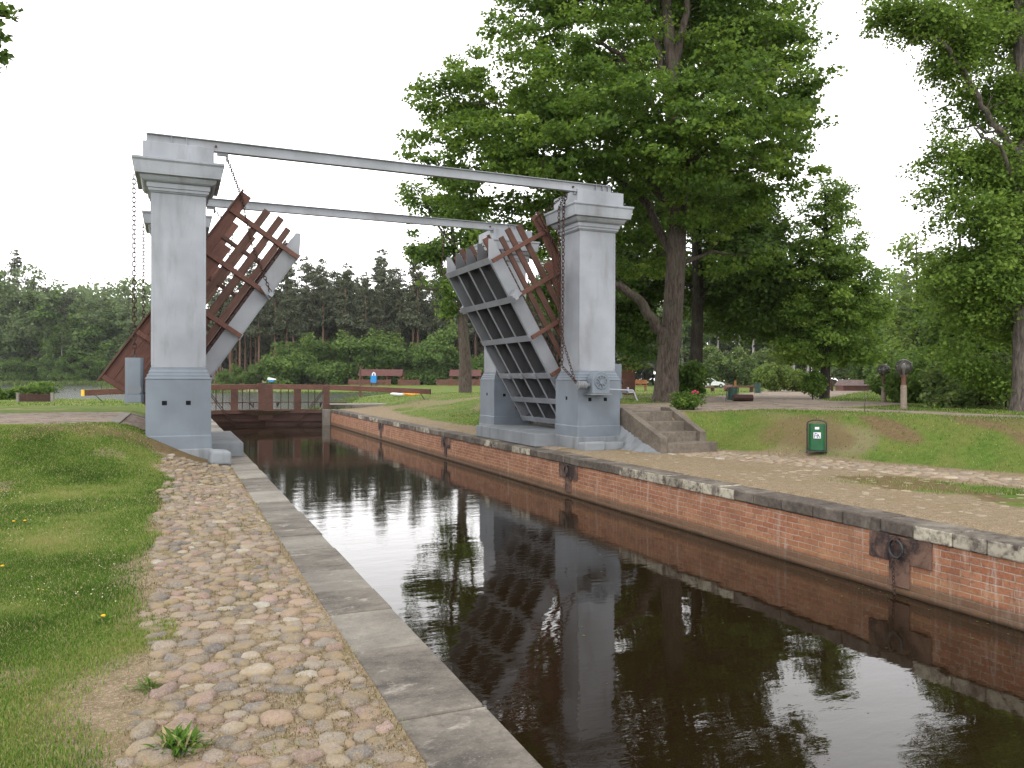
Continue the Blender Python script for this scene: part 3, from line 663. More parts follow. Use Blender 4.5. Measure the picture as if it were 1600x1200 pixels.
# weeds and dandelions beside the path
def rosette(name,x,y,s_,label,cat,flower=None,seed=0,mat='grass',n=60,tall=0,group=None):
    rs=np.random.RandomState(seed); e=empty(name,(x,y,hz(x,y)),label,cat,group)
    V=[];F=[];T=[]
    for i in range(n):
        a=rs.rand()*6.28; l=s_*rs.uniform(.4,1); el=rs.uniform(.1,1.1); wd=l*.055
        d=np.array([math.cos(a)*math.cos(el),math.sin(a)*math.cos(el),math.sin(el)]); sd_=np.array([-math.sin(a),math.cos(a),0])*wd
        o0=np.array([rs.normal(0,s_*.25),rs.normal(0,s_*.25),0]); mid=o0+d*l*.6; tip=o0+d*l+np.array([0,0,-l*.2])
        b=len(V); V+= [o0,mid-sd_,tip,mid+sd_]; F.append((b,b+1,b+2,b+3)); T+=[rs.uniform(.0,.5) if rs.rand()<.9 else .95]*4
    npmesh('leaves',np.array(V),np.array(F),M[mat],e,attrs={'tint':np.array(T)})
    if flower:
        mb=MB()
        for (fx,fy,fz) in flower:
            MB().tube([(fx*.5,fy*.5,0),(fx,fy,fz)],.002,5).build('stem',M['dkgreen'],e)
        for (fx,fy,fz) in flower:
            o=MB().sphere((fx,fy,fz),.015,10,6,(1,1,.5)).build('flower_head',M['dandelion'],e)
            at=o.data.attributes.new('tint','FLOAT','POINT')
    return e
rosette('weed',.02,3.65,.14,'leafy green weed at the edge of the nearest cobbles','plant',seed=1,n=260)
rosette('weed',-.12,4.45,.10,'grass tuft with dry stalks between lawn and cobbles','plant',seed=5,n=90)
rosette('dandelion',-.42,5.75,.10,'yellow dandelion at the lawn edge, nearest to the camera','dandelion',[(0,0,.05)],2)
rosette('dandelion',-1.35,7.6,.09,'pair of yellow dandelions in the middle of the left lawn','dandelion',[(0,0,.05),(.05,.02,.045)],3)
rosette('dandelion',-1.6,10.0,.09,'two yellow dandelions far up the left lawn toward the pillar','dandelion',[(0,0,.05),(.1,.03,.045)],4)

# ---------------------------------------------------------------- drawbridge pillars
PX_L,PX_R,PY_N,PY_F=.093,9.08,16.465,21.565
CAPTOP=5.96
def pillar(x,y,label):
    e=empty('bridge_pillar',(x,y,0),label,'pillar','four painted pillars of the drawbridge')
    MB().square(0,0,[(.600,-.1),(.600,.06),(.595,.20),(.59,.28)]).build('footing',M['paint_step'],e,bevel=.02)
    MB().square(0,0,[(.578,.27),(.578,.515),(.565,.53),(.565,1.58)]).square(0,0,[(.574,1.581),(.574,1.60),(.545,1.625),(.545,1.665),(.515,1.69),(.515,1.725),(.49,1.76),(.488,1.80)]).build('base',M['paint_base'],e,bevel=.006)
    mb=MB().square(0,0,[(.470,1.80),(.470,5.07)])
    # raised corner strips framing each face of the shaft
    for sx in (-1,1):
        for sy in (-1,1):
            a,b=sorted((sx*.476,sx*.425)); c,d=sorted((sy*.476,sy*.425)); mb.box(a,c,1.83,b,d,5.03)
    mb.build('shaft',M['paint'],e,bevel=.007)
    prof0=[(.485,5.055),(.50,5.075),(.505,5.11),(.53,5.13),(.533,5.17),(.555,5.19),(.558,5.245),(.60,5.265),(.62,5.30),(.665,5.335),(.668,5.37),(.70,5.385),(.735,5.42),(.745,5.50),(.762,5.585),(.79,5.592),(.79,5.63)]
    prof=[(.482,5.045),(.50,5.06),(.505,5.075),(.525,5.08),(.527,5.13),(.548,5.135),(.55,5.225),(.59,5.23),(.625,5.255),(.652,5.30),(.66,5.335),(.735,5.34),(.745,5.40),(.765,5.56),(.79,5.592),(.79,5.63)]
    MB().square(0,0,prof).build('cornice',M['paint'],e,bevel=.004)
    MB().square(0,0,[(.61,5.631),(.61,CAPTOP)]).build('cap_block',M['paint'],e,bevel=.01)
    s=-1
    for fx in (-.245,.165):
        MB().box(fx-.042,-.568,1.10,fx+.042,-.5,1.18).build('socket_hole',M['black'],e)
    if x>5:
        MB().box(-.568,-.05,1.12,-.5,.03,1.2).build('socket_hole',M['black'],e)
    return e
pillar(PX_L,PY_N,'tall grey pillar on the left bank, the nearest and largest one')
pillar(PX_L,PY_F,'grey pillar mostly hidden straight behind the nearest left pillar')
pillar(PX_R,PY_N,'grey pillar on the right bank carrying the gear winch beside the steps')
pillar(PX_R,PY_F,'grey pillar on the right bank standing behind the raised bridge leaf')
# top girders
for yy,lab in ((15.93,'grey steel girder spanning the canal between the two near pillars'),(21.03,'grey steel girder spanning the canal between the two far pillars')):
    e=empty('girder',(4.5,yy,CAPTOP-.06),lab,'steel beam','steel girders across the pillar tops')
    x0,x1=-.46-4.5,9.38-4.5; h=.21
    mb=MB(); mb.box(x0,-.065,h-.015,x1,.065,h); mb.box(x0+.9,-.065,-.0,x1-.75,.065,.015); mb.box(x0,-.012,.015,x1,.012,h-.015)
    for sx in (x0+.42,x0+.68,x1-.42,x1-.24,x1-.10): mb.box(sx,-.06,.016,sx+.012,.06,h-.016)
    mb.build('beam',M['steel'],e)
    for sx in (x0+1.20,x1-1.0):
        MB().tube([(sx,-.05,.10),(sx,-.0,.10)],.022,10).build('bolt',M['rust'],e)
        MB().box(sx+.02,-.03,-.06,sx+.22,.03,-.001).tube([(sx+.2,0,-.16),(sx+.2,0,-.05)],.02,8).build('chain_bracket',M['steel_dark'],e)
# painted platforms between pillars, abutment slabs
def slab(name,x0,y0,x1,y1,z0,z1,label,mat,cat='platform',group=None,bev=.015):
    cx_,cy_=(x0+x1)/2,(y0+y1)/2
    o=MB().box(x0-cx_,y0-cy_,0,x1-cx_,y1-cy_,z1-z0).build(name,mat,bevel=bev); o.location=(cx_,cy_,z0); return tag(o,label,cat,group)
slab('platform',-.9,17.05,1.33,21.0,-.02,.275,'low grey painted platform at the canal edge behind the near left pillar',M['paint_step'])
slab('platform',7.95,17.0,9.68,20.98,-.02,.29,'low grey painted platform under the right leaf of the bridge',M['paint_step'])
slab('abutment_slab',-1.75,16.45,-.95,21.4,.2,.745,'concrete abutment slab left of the near left pillar at the road end',M['concrete'],'abutment')
slab('abutment_slab',9.75,17.12,10.3,21.0,.2,.87,'concrete abutment slab behind the steps at the right road end',M['concrete'],'abutment')
def rock(name,x,y,z,sx,sy,sz,label,mat,rz=0,seed=1):
    rs=random.Random(seed); mb=MB().box(-sx/2,-sy/2,0,sx/2,sy/2,sz)
    o=mb.build(name,mat,bevel=min(sx,sy,sz)*.22,seg=3); o.location=(x,y,z); o.rotation_euler=(rs.uniform(-.05,.05),rs.uniform(-.04,.04),rz)
    for v in o.data.vertices: v.co+=Vector((rs.uniform(-1,1),rs.uniform(-1,1),rs.uniform(-1,1)))*.02
    return tag(o,label,'stone block')
rock('stone_block',.78,15.35,.02,.36,.34,.26,'rounded grey painted guard stone at the foot of the near left pillar',M['paint_step'],.1,2)
rock('stone_block',8.72,15.62,-.05,.55,.38,.24,'grey painted guard stone at the front corner of the winch pillar',M['paint_step'],.05,3)
rock('stone_block',9.27,15.68,-.03,.55,.34,.20,'flat grey painted stone between the winch pillar and the steps',M['paint_step'],-.04,4)
# mortar fillet between pillar and steps
def fillet():
    rs=np.random.RandomState(3); n=30; V=[];F=[]
    for i in range(n):
        t=i/(n-1)
        for j in range(9):
            s_=j/8; yy=16.1-1.85*t+s_*.1; top=.60*(1-t)**1.15+.03; xx=9.72-.34*s_*(1-t*.35); z=top*(1-s_)**1.3-.02+rs.uniform(-.018,.018); V.append((xx+rs.uniform(-.012,.012),yy+rs.uniform(-.02,.02),z))
    for i in range(n-1):
        for j in range(8): F.append((i*9+j,(i+1)*9+j,(i+1)*9+j+1,i*9+j+1))
    return V,F
V,F=fillet(); o=MB().add(V,F).build('mortar_fillet',M['paint_step'],smooth=True)
tag(o,'rough grey mortar slope filling the gap between winch pillar and steps','mortar')
# ---------------------------------------------------------------- concrete stairs
e=empty('concrete_steps',(10.45,14.3,0),'weathered concrete steps with sloping side walls beside the winch pillar','stairs')
RZ=.212
for i in range(4):
    x0,x1=(-.57,.76) if i==0 else (-.57,.55); y0=.47*i
    MB().box(x0,y0,-.1,x1,y0+.47+(.0 if i<3 else .15),RZ*(i+1)-.004).build('step',M['stair'],e,bevel=.014)
for sx,yf in ((-.75,0.0),(.555,.36)):
    poly=[(yf,-.1),(yf,.34 if sx<0 else .42),(1.6,.93),(1.95,.93),(1.95,-.1)]
    MB().prism(poly,sx,sx+(.178 if sx<0 else .175),'x').build('side_wall',M['stair'],e,bevel=.014)
# ---------------------------------------------------------------- bridge leaves
def make_leaf(label):
    e=empty('bridge_leaf',(0,0,0),label,'drawbridge leaf','raised leaves of the drawbridge')
    LN=4.72; W2=1.6; GD=.34
    ys=[-1.6,-.95,-.32,.32,.95,1.6]; ys=[-1.56,-.80,0,.80,1.56]
    for k,y in enumerate(ys):
        t=.02 if k not in(0,4) else .03
        inner=k not in (0,4)
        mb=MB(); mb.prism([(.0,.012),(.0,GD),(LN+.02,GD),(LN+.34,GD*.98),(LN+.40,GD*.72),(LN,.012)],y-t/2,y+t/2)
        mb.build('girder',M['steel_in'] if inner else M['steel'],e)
        MB().box(0,y-.045,0,LN,y+.045,.011).build('flange',M['steel'],e)
    for s_ in (.12,.75,1.5,2.55,3.6,4.66):
        mb=MB(); mb.box(s_-.075,-1.60,-.022,s_+.075,1.60,-.003); mb.build('cross_beam',M['steel'],e)
        MB().box(s_-.01,-1.5,-.002,s_+.01,1.5,GD-.06).build('cross_web',M['steel_in'],e)
    for yl in (-.82,0,.82): MB().box(1.44,yl-.07,-.085,1.56,yl+.07,-.023).build('bearing_lug',M['steel'],e,bevel=.01)
    # outrigger brackets on both sides
    for sy in (-1,1):
        mb=MB(); mb.box(3.5,min(sy*1.6,sy*1.85),-.02,3.7,max(sy*1.6,sy*1.85),.0); mb.prism([(3.52,0),(3.68,0),(3.78,.16),(3.62,.27)],sy*1.58 if sy>0 else -1.82,1.82 if sy>0 else -1.58)
        mb.box(3.56,min(sy*1.82,sy*1.96),-.03,3.64,max(sy*1.82,sy*1.96),.06)
        mb.build('outrigger',M['steel'],e,bevel=.004)
    mb=MB(); rs=random.Random(3); s_=.05
    while s_<LN: 
        mb.box(s_,-1.56,GD+.003,s_+.145,1.56,GD+.045); s_+=.152+rs.uniform(0,.012)
    mb.build('deck_planks',M['wood_dark'],e)
    mb=MB(); rs=random.Random(4)
    for k in range(6): mb.box(1.0,-1.35+k*.46,GD+.046,LN+.18+rs.uniform(-.1,.12),-1.35+k*.46+.38,GD+.085)
    mb.build('upper_planks',M['wood'],e)
    for sy in (-1,1):
        yo=sy*1.62
        def bx_(s0,s1,z0,z1,t=.05,off=0,mat='wood',nm='rail'):
            y0=yo+off; a,b=sorted((y0,y0+sy*t)); return MB().box(s0,a,z0,s1,b,z1).build(nm,M[mat],e,bevel=.006)
        bx_(.55,LN+.30,.44,.57,.05,0); bx_(.45,LN+.40,.68,.83,.05,0); bx_(.4,LN+.35,.98,1.13,.05,0)
        bx_(.36,3.95,1.18,1.46,.045,0,'wood_red'); bx_(.36,LN+.36,1.462,1.66,.05,0,'wood_red')
        bx_(.30,LN+.40,1.663,1.70,.16,-.055 if sy>0 else .055,'wood','hand_rail')
        for s_ in (.42,1.5,2.55,3.6,4.62):
            bx_(s_-.05,s_+.05,.0,1.655,.055,sy*.052,'wood_red','rail_post')
            bx_(s_-.045,s_+.045,.36,1.64,.05,-sy*.052,'wood_dark','inner_post')
    return e
lf=make_leaf('raised left leaf of the wooden drawbridge, behind the nearest pillar')
lf2=copy_tree(lf); lf2['label']='raised right leaf showing its grey steel girders, beside the winch pillar'
lf.matrix_world=Matrix.Translation((-.13,18.95,.36))@Matrix.Rotation(-R(56.0),4,'Y')
lf2.matrix_world=Matrix.Translation((9.25,18.95,.40))@Matrix.Rotation(math.pi,4,'Z')@Matrix.Rotation(-R(60.0),4,'Y')
def lpt(e,s_,y,z): return e.matrix_world@Vector((s_,y,z))
# chains
def gp(yy,x): return (x,yy,CAPTOP-.2)
chain('chain',[(.93,15.93,5.84),tuple(lpt(lf,4.95,-1.7,1.60)),tuple(lpt(lf,4.3,-1.75,.95)),tuple(lpt(lf,3.64,-1.9,.05))],.07,.0085,M['rust'],'rusty chain from the near girder down to the tip of the left leaf','hoisting chains')
chain('chain',[(.93,21.03,5.84),tuple(lpt(lf,4.9,1.7,1.5)),tuple(lpt(lf,3.0,1.72,.6)),],.07,.0085,M['rust'],'rusty chain from the far girder down to the left leaf','hoisting chains')
chain('chain',[(8.22,15.93,5.84),tuple(lpt(lf2,5.0,1.74,1.5)),tuple(lpt(lf2,4.4,1.76,1.62)),(8.20,16.1,2.6),(8.36,15.72,1.52)],.07,.0085,M['rust'],'rusty chain from the near girder past the right leaf to the winch','hoisting chains')
chain('chain',[(8.25,15.95,5.84),(8.265,16.15,5.62),(8.265,16.2,1.9),(8.42,15.75,1.52)],.08,.011,M['rust'],'heavy dark chain hanging along the canal side of the winch pillar','hoisting chains')
chain('chain',[(8.20,15.95,5.84),(8.262,16.38,5.60),(8.262,16.38,3.9)],.075,.009,M['rust'],'shorter chain doubled beside the heavy one at the winch pillar cornice','hoisting chains')
chain('chain',[(7.0,21.03,5.80),(6.9,21.0,4.5),tuple(lpt(lf2,4.9,-1.7,1.5))],.07,.0085,M['rust'],'thin chain from the far girder to the far corner of the right leaf','hoisting chains')
# counterweights
def weight(x,y,label,sx):
    e=empty('counterweight',(x,y,1.14),label,'counterweight','counterweights hanging beside the pillars')
    c_=.05; w2,d2=.155,.155
    poly=[(-w2+c_,-d2),(w2-c_,-d2),(w2,-d2+c_),(w2,d2-c_),(w2-c_,d2),(-w2+c_,d2),(-w2,d2-c_),(-w2,-d2+c_)]
    MB().prism(poly,.16,.84,'z').build('weight_body',M['steel_dark'] if 0 else M['paint_base'],e,bevel=.008)
    p2=[(a*1.1,b_*1.1) for a,b_ in poly]; MB().prism(p2,.0,.158,'z').build('lower_block',M['paint_base'],e,bevel=.008)
    MB().box(-.10,-.158,.19,-.035,-.12,.30).build('slot',M['steel_dark'],e); MB().box(.05,-.158,.19,.12,-.12,.30).build('slot',M['steel_dark'],e)
    MB().torus((0,0,.885),.035,.011,14,6).build('lifting_ring',M['iron'],e)
    chain('chain',[(0,0,.93),(sx*-.01,0,4.27)],.085,.0105,M['rust'],None,parent=e)
weight(-.67,16.3,'grey counterweight hanging left of the nearest pillar',1)
weight(-.67,21.4,'grey counterweight hanging beside the hidden far left pillar',1)
weight(9.86,16.55,'grey counterweight hanging behind the right edge of the winch pillar',-1)
weight(9.86,21.6,'grey counterweight hanging beside the far right pillar',-1)
# winch
e=empty('winch',(8.93,15.78,1.40),'grey gear winch with crank bolted to the front of the right pillar','winch')
poly=[(-.17,-.10),(.19,-.10),(.19,.14)]+[(.01+.18*math.cos(a),.14+.18*math.sin(a)) for a in [R(15+15*k) for k in range(0,11)]]+[(-.17,.10)]
MB().prism(poly,-.19,.05).build('gear_housing',M['paint_base'],e,bevel=.01)
mb=MB(); 
for k in range(10):
    a=2*math.pi*k/10; mb.bar((.01+.035*math.cos(a),-.20,.12+.035*math.sin(a)),(.01+.12*math.cos(a),-.20,.12+.12*math.sin(a)),.018,.022,(0,1,0))
mb.tube([(.01,-.225,.12),(.01,-.19,.12)],.045,12); mb.torus((.01,-.20,.12),.125,.012,24,6)
mb.build('gear_wheel',M['paint_base'],e)
MB().box(-.22,-.24,-.125,.22,.23,-.10).build('bracket',M['steel_dark'],e)
mb=MB().tube([(-.44,-.08,.06),(-.17,-.08,.06)],.035,12); mb.tube([(-.43,-.08,.06),(-.40,-.08,.06)],.085,16); 
for k in range(4): mb.torus((-.37+k*.035,-.08,.06),.065,.016,16,6,Matrix.Rotation(R(90),3,'Z'))
mb.build('drum',M['steel_dark'],e)
e.scale=(1.25,1.1,1.2)
MB().tube([(.17,-.12,-.02),(.72,-.12,-.04)],.016,8).build('drive_shaft',M['steel'],e)
MB().tube([(.70,-.12,-.04),(.73,-.12,-.04),(.80,-.16,-.24)],.014,8).box(.60,-.18,-.09,.70,.12,-.06).box(.60,-.14,-.10,.63,-.10,.02).build('crank',M['steel'],e)

# ---------------------------------------------------------------- lock gates
def gate(sgn,label):
    mx_,my_=4.53,43.9; px_,py_=(1.3,42.8) if sgn<0 else (7.75,42.8)
    p=Vector((px_,py_,0)); mt_=Vector((mx_,my_,0)); d=(mt_-p).normalized(); nrm=Vector((d.y,-d.x,0)); 
    if nrm.y>0: nrm=-nrm
    Ln=(mt_-p).length
    e=empty('lock_gate',(px_,py_,0),label,'lock gate','leaves of the far lock gate')
    def q(s_,z,o_=0): v=d*s_+nrm*o_; return (v.x,v.y,z)
    mb=MB(); z=-2.4
    mb.bar(q(0,-1.3),q(Ln,-1.3),.14,2.3); mb.build('planking',M['wood_dark'],e)
    MB().bar(q(0,-.14,.10),q(Ln,-.14,.10),.16,.20).build('top_rail',M['wood'],e)
    MB().bar(q(0,-.62,.10),q(Ln,-.62,.10),.12,.12).build('middle_rail',M['wood_dark'],e)
    MB().bar(q(.18,-.6,.02),q(.18,1.20,.02),.42,.30).build('post',M['wood'],e)
    MB().bar(q(Ln-.20,-.6,.02),q(Ln-.20,1.36 if sgn<0 else 1.28,.02),.36,.38).build('post',M['wood'],e)
    MB().bar(q(Ln*.5,-.1,.02),q(Ln*.5,1.02,.02),.28,.36,(0,0,1)).build('post',M['wood'],e)
    # balance beam with tail
    MB().add(*(lambda a,b_:( [tuple(Vector(q(s_,zz,o_))) for s_,zs in ((Ln,(1.04,1.30)),(0,(1.0,1.27)),(-5.4,(.78,1.05))) for zz in zs for o_ in (-.15,.15)],
        [(0,1,3,2),(8,10,11,9)]+[f for k in (0,4) for f in ((k,k+4,k+5,k+1),(k+2,k+3,k+7,k+6),(k,k+2,k+6,k+4),(k+1,k+5,k+7,k+3))]))(0,0)).build('balance_beam',M['wood_red'],e,bevel=.012)
    MB().bar(q(-5.40,.91),q(-5.46,.91),.34,.30).build('end_cap',M['yellow'] if sgn<0 else M['wood_dark'],e)
    MB().tube([q(-4.9,.8),q(-4.1,-.0)] if sgn<0 else [q(-4.9,.8),q(-5.4,-.0,-.6)],.02,6).build('prop_rod',M['iron'],e)
    for s_ in (.8,1.15,2.2,2.6):
        MB().tube([q(s_,-.1,-.12),q(s_,1.1,-.12)],.022,6).build('sluice_rod',M['rust'],e)
    MB().bar(q(-.9 if sgn>0 else 0,.33,-.45),q(Ln,.33,-.45),.42,.05).build('walkway',M['wood'],e)
    for s_ in (.5,1.7,2.8): MB().bar(q(s_,.3,-.1),q(s_,.1,-.1),.06,.06).bar(q(s_,.06,-.1),q(s_,.29,-.6),.05,.05).build('walkway_bracket',M['rust'],e)
    MB().tube([q(.2,1.0,.17),q(1.6,-.85,.17)],.022,6).tube([q(.3,1.0,.17),q(1.72,-.85,.17)],.022,6).build('brace_rod',M['rust'],e)
    return e
gate(-1,'left leaf of the brown wooden lock gate, its beam end painted yellow')
gate(1,'right leaf of the brown wooden lock gate with the long plain beam')
slab('quay_block',7.7,43.21,11.5,45.4,-.9,.18,'pale concrete quay block just behind the right gate leaf',M['concrete'],'quay')
slab('gate_pier',7.35,42.0,7.665,42.75,-1.8,-.04,'stone gate pier at the far end of the right brick wall',M['concrete'],'gate pier')

# ---------------------------------------------------------------- trees
def leaves(P,N,size,rs,tint,shape=0):
    "P (n,3) centres, N (n,3) normals, size (n)"
    n=len(P); a=rs.normal(size=(n,3)); a-= (a*N).sum(1)[:,None]*N; a/=np.linalg.norm(a,axis=1)[:,None]+1e-9; b=np.cross(N,a)
    s_=size[:,None]; fold=N*s_*.12
    V=np.stack([P-a*s_*.5,P-b*s_*.42-fold,P+a*s_*.5,P+b*s_*.42-fold],1).reshape(-1,3)
    F=(np.arange(n)*4)[:,None]+np.array([[0,1,2,3]])
    return V,F,np.repeat(tint,4)
def bez(a,b,c,n=6):
    a,b,c=map(np.array,(a,b,c)); t=np.linspace(0,1,n)[:,None]; return (1-t)**2*a+2*t*(1-t)*b+t*t*c
def tree(name,loc,label,trunk,blobs,nclus,nleaf,lsize,mat,barkm,seed,limbs=(),crad=.75,flat=.45,group=None,cat='tree',up=.75,hollow=.45,branchn=None,kids=None,droop=0,twig=.35,gapn=0):
    """trunk: list of (x,y,z,r) local; blobs: (x,y,z,rx,ry,rz,weight); limbs: extra (pts,r0,r1)"""
    rs=np.random.RandomState(seed); e=empty(name,loc,label,cat,group)
    tp=np.array([t[:3] for t in trunk]); tr=[t[3] for t in trunk]
    mb=MB(); 
    # root flare
    mb.tube([tuple(tp[0]-np.array([0,0,.3]))]+[tuple(p) for p in tp],[tr[0]*1.35]+tr,12)
    nodes=[p for p in tp[1:]]; nrad=list(tr[1:])
    def dense(a,k=5):
        return [a[i]*(1-t)+a[i+1]*t for i in range(len(a)-1) for t in np.linspace(0,1,k,endpoint=False)]
    skel=[(p,r) for p,r in zip(dense(tp[len(tp)//3:]),[x for i in range(len(tp)//3,len(tp)-1) for x in np.linspace(tr[i],tr[i+1],5,endpoint=False)])]
    for pts_,r0,r1 in limbs:
        c_=np.array(pts_,float); q=[]
        for i in range(len(c_)-1):
            for t in np.linspace(0,1,5,endpoint=False): q.append(c_[i]*(1-t)+c_[i+1]*t)
        q.append(c_[-1]); q=np.array(q)
        for _ in range(2): q[1:-1]=(q[:-2]+2*q[1:-1]+q[2:])/4
        q[1:-1]+=rs.normal(0,.04,(len(q)-2,3))
        rr_=np.linspace(r0,r1,len(q)); mb.tube([tuple(p) for p in q],list(rr_),8)
        skel+= [(q[i],rr_[i]) for i in range(2,len(q))]
    wts=np.array([b[6]*(b[3]*b[4]*b[5])**(.8) if len(b)>6 else (b[3]*b[4]*b[5])**.8 for b in blobs]); wts/=wts.sum()
    # limbs to the blobs
    for b in blobs:
        c_=np.array(b[:3]); sp=np.array([s_[0] for s_ in skel]); dd=np.linalg.norm((sp-c_)*np.array([1,1,1.0]),axis=1)+np.maximum(0,sp[:,2]-c_[2]+.5)*2.0
        k=int(dd.argmin()); a,r=skel[k]
        if np.linalg.norm(a-c_)<.8: continue
        mid=(a+c_)/2+np.array([0,0,.18*np.linalg.norm(a-c_)]); q=bez(a,mid,c_,8); q[1:-1]+=rs.normal(0,.07,(6,3)); r0=min(r*.6,.13*max(.35,b[3]/2.0)); rr_=np.linspace(r0,r0*.25,8)
        mb.tube([tuple(p) for p in q],list(rr_),7); skel+=[(q[i],rr_[i]) for i in range(1,8)]
    idx_=rs.choice(len(blobs),nclus,p=wts); B=np.array([b[:6] for b in blobs])[idx_]
    u=rs.normal(size=(nclus,3)); u/=np.linalg.norm(u,axis=1)[:,None]; rad=(hollow+(1-hollow)*rs.rand(nclus)**.55)
    C_=B[:,:3]+u*rad[:,None]*B[:,3:6]*rs.uniform(.86,1.12,(nclus,1))
    if gapn: 
        keep_=vn(C_[:,0]*1.3+C_[:,1]*.7+seed,C_[:,2]*1.3,1.1,5)>gapn; C_=C_[keep_]; B=B[keep_]; u=u[keep_]
    nclus=len(C_)
    sp=np.array([s_[0] for s_ in skel]); sr=np.array([s_[1] for s_ in skel])
    bn=min(nclus,branchn if branchn is not None else nclus)
    for i in range(bn):
        c_=C_[i]; dd=np.linalg.norm(sp-c_,axis=1)+np.maximum(0,sp[:,2]-c_[2])*.8; k=int(dd.argmin()); a=sp[k]; l=np.linalg.norm(a-c_)
        if l<.3: continue
        r0=min(sr[k]*.55,.012+l*.012); mid=(a+c_)/2+np.array([0,0,.12*l])+rs.normal(0,.08*l,3)
        q=bez(a,mid,c_,5); mb.tube([tuple(p) for p in q],list(np.linspace(r0,.006,5)),5,False)
    cr=crad*rs.uniform(.55,1.3,nclus); per=rs.poisson(nleaf,nclus); ci=np.repeat(np.arange(nclus),per); n=len(ci)
    v=rs.normal(size=(n,3)); v/=np.linalg.norm(v,axis=1)[:,None]; v*= (rs.rand(n)**.42)[:,None]
    P=C_[ci]+v*cr[ci][:,None]*np.array([1,1,flat]); 
    if droop: P[:,2]-=droop*(np.hypot(v[:,0],v[:,1])**2)*cr[ci]
    N=rs.normal(0,1,(n,3))*.55+np.array([0,0,up])+u[ci]*.45; N/=np.linalg.norm(N,axis=1)[:,None]
    tint=np.clip(rs.normal(.42,.17,n)+rs.normal(0,.16,nclus)[ci],0,1)
    V,F_,T=leaves(P,N,lsize*rs.uniform(.6,1.35,n),rs,tint)
    mb.build('trunk',M[barkm],e,smooth=True)
    npmesh('crown',V,F_,M[mat],e,attrs={'tint':T})
    return e
def PB(px,py,D,rx,ry,loc,dd=0,rd=None,wt=1,zs=1):
    "crown lobe given by where it stands (column, row, distance) -> local ellipsoid"
    x,y=wp(px,D+dd); k=D/FPX
    return (x-loc[0],y-loc[1],zat(py,D+dd,px)-loc[2],rx*k,(rd or rx)*k,ry*k,wt)
def PT(px,py,D,loc,r,dd=0):
    x,y=wp(px,D+dd); return (x-loc[0],y-loc[1],zat(py,D+dd,px)-loc[2],r)
def base(px,D): x,y=wp(px,D); return (x,y,hz(x,y))
# big maple
D=26; l0=base(1041,D); zb=l0[2]
tk=[(0,0,0,.50),PT(1041,612,D,l0,.42),PT(1043,570,D,l0,.36),PT(1050,500,D,l0,.335),PT(1056,400,D,l0,.31),PT(1058,300,D,l0,.30),PT(1052,200,D,l0,.28),PT(1048,110,D,l0,.22),PT(1040,20,D,l0,.18),PT(1035,-80,D,l0,.13),PT(1030,-200,D,l0,.06)]
lb=[([PT(1046,545,D,l0,0)[:3],PT(1022,500,D,l0,0,-.3)[:3],PT(992,462,D,l0,0,-.6)[:3],PT(955,440,D,l0,0,-1)[:3],PT(900,430,D,l0,0,-1.5)[:3]],.21,.09),
 ([PT(1056,330,D,l0,0)[:3],PT(1000,270,D,l0,0,-.5)[:3],PT(950,260,D,l0,0,-1)[:3],PT(900,215,D,l0,0,-1)[:3],PT(850,190,D,l0,0,-1)[:3]],.16,.05),
 ([PT(1050,180,D,l0,0)[:3],PT(1016,60,D,l0,0,.4)[:3],PT(1008,-60,D,l0,0,.6)[:3]],.16,.06),
 ([PT(1050,120,D,l0,0)[:3],PT(1068,20,D,l0,0,-.4)[:3],PT(1085,-90,D,l0,0,-.6)[:3]],.16,.06),
 ([PT(1056,300,D,l0,0)[:3],PT(1100,210,D,l0,0,-.5)[:3],PT(1150,150,D,l0,0,-1)[:3],PT(1200,110,D,l0,0,-1)[:3]],.13,.04),
 ([PT(1040,210,D,l0,0)[:3],PT(975,90,D,l0,0,-.7)[:3],PT(915,60,D,l0,0,-1)[:3]],.12,.04),
 ([PT(1058,420,D,l0,0)[:3],PT(1000,300,D,l0,0,1)[:3],PT(930,260,D,l0,0,2)[:3],PT(820,280,D,l0,0,2)[:3]],.15,.05)]
bb=[PB(px,py,D,rx,ry,l0,dd,None,wt) for px,py,rx,ry,dd,wt in [(705,165,72,62,0,1),(665,205,40,50,1,.7),(745,245,95,60,-1,1),(700,300,60,34,1,.7),(835,70,88,80,0,1),(835,160,90,70,-1.5,1),(860,235,100,60,-2,1),(945,90,90,90,-1,1),(985,190,110,80,-2.5,1.1),(1110,60,120,110,1.5,1),(1190,110,85,100,0,1),(1225,70,55,70,1,.8),(1215,190,68,70,0,1),(1130,180,110,80,-3,1),(1080,250,110,60,-3,1),(1190,265,85,48,-1,1),(950,270,110,55,1,1),(860,300,70,45,2,.8),(1000,350,90,55,3,1),(780,200,90,60,3,1),(900,150,120,90,4,1),(1050,20,160,110,5,1),(1180,60,90,110,4,.9),(980,-60,170,90,0,1),(1120,-80,130,90,0,1),(860,-10,90,60,0,1),(1040,-190,140,80,0,1),(1228,228,44,38,1,.6),(1110,330,90,45,-1,1),(760,330,70,35,1,.5),(880,400,60,36,1,.9),(890,330,70,45,0,1),(860,262,60,36,1,.8),(770,372,55,26,2,.7),(835,380,60,30,3,.8),(670,150,34,34,0,.8),(730,115,50,30,1,.8),(820,330,80,40,1,.9),(900,350,80,40,2,.9),(1030,400,70,34,2,.8),(960,420,60,40,4,.8),(1260,150,40,60,0,.7),(1150,400,70,36,1,.7),(640,235,22,26,0,.5)]]
tree('maple_tree',l0,'huge leafy maple with a thick grey trunk standing behind the winch pillar',tk,bb,2100,92,.135,'maple','bark',1,lb,.60,.36,hollow=.2,branchn=700)
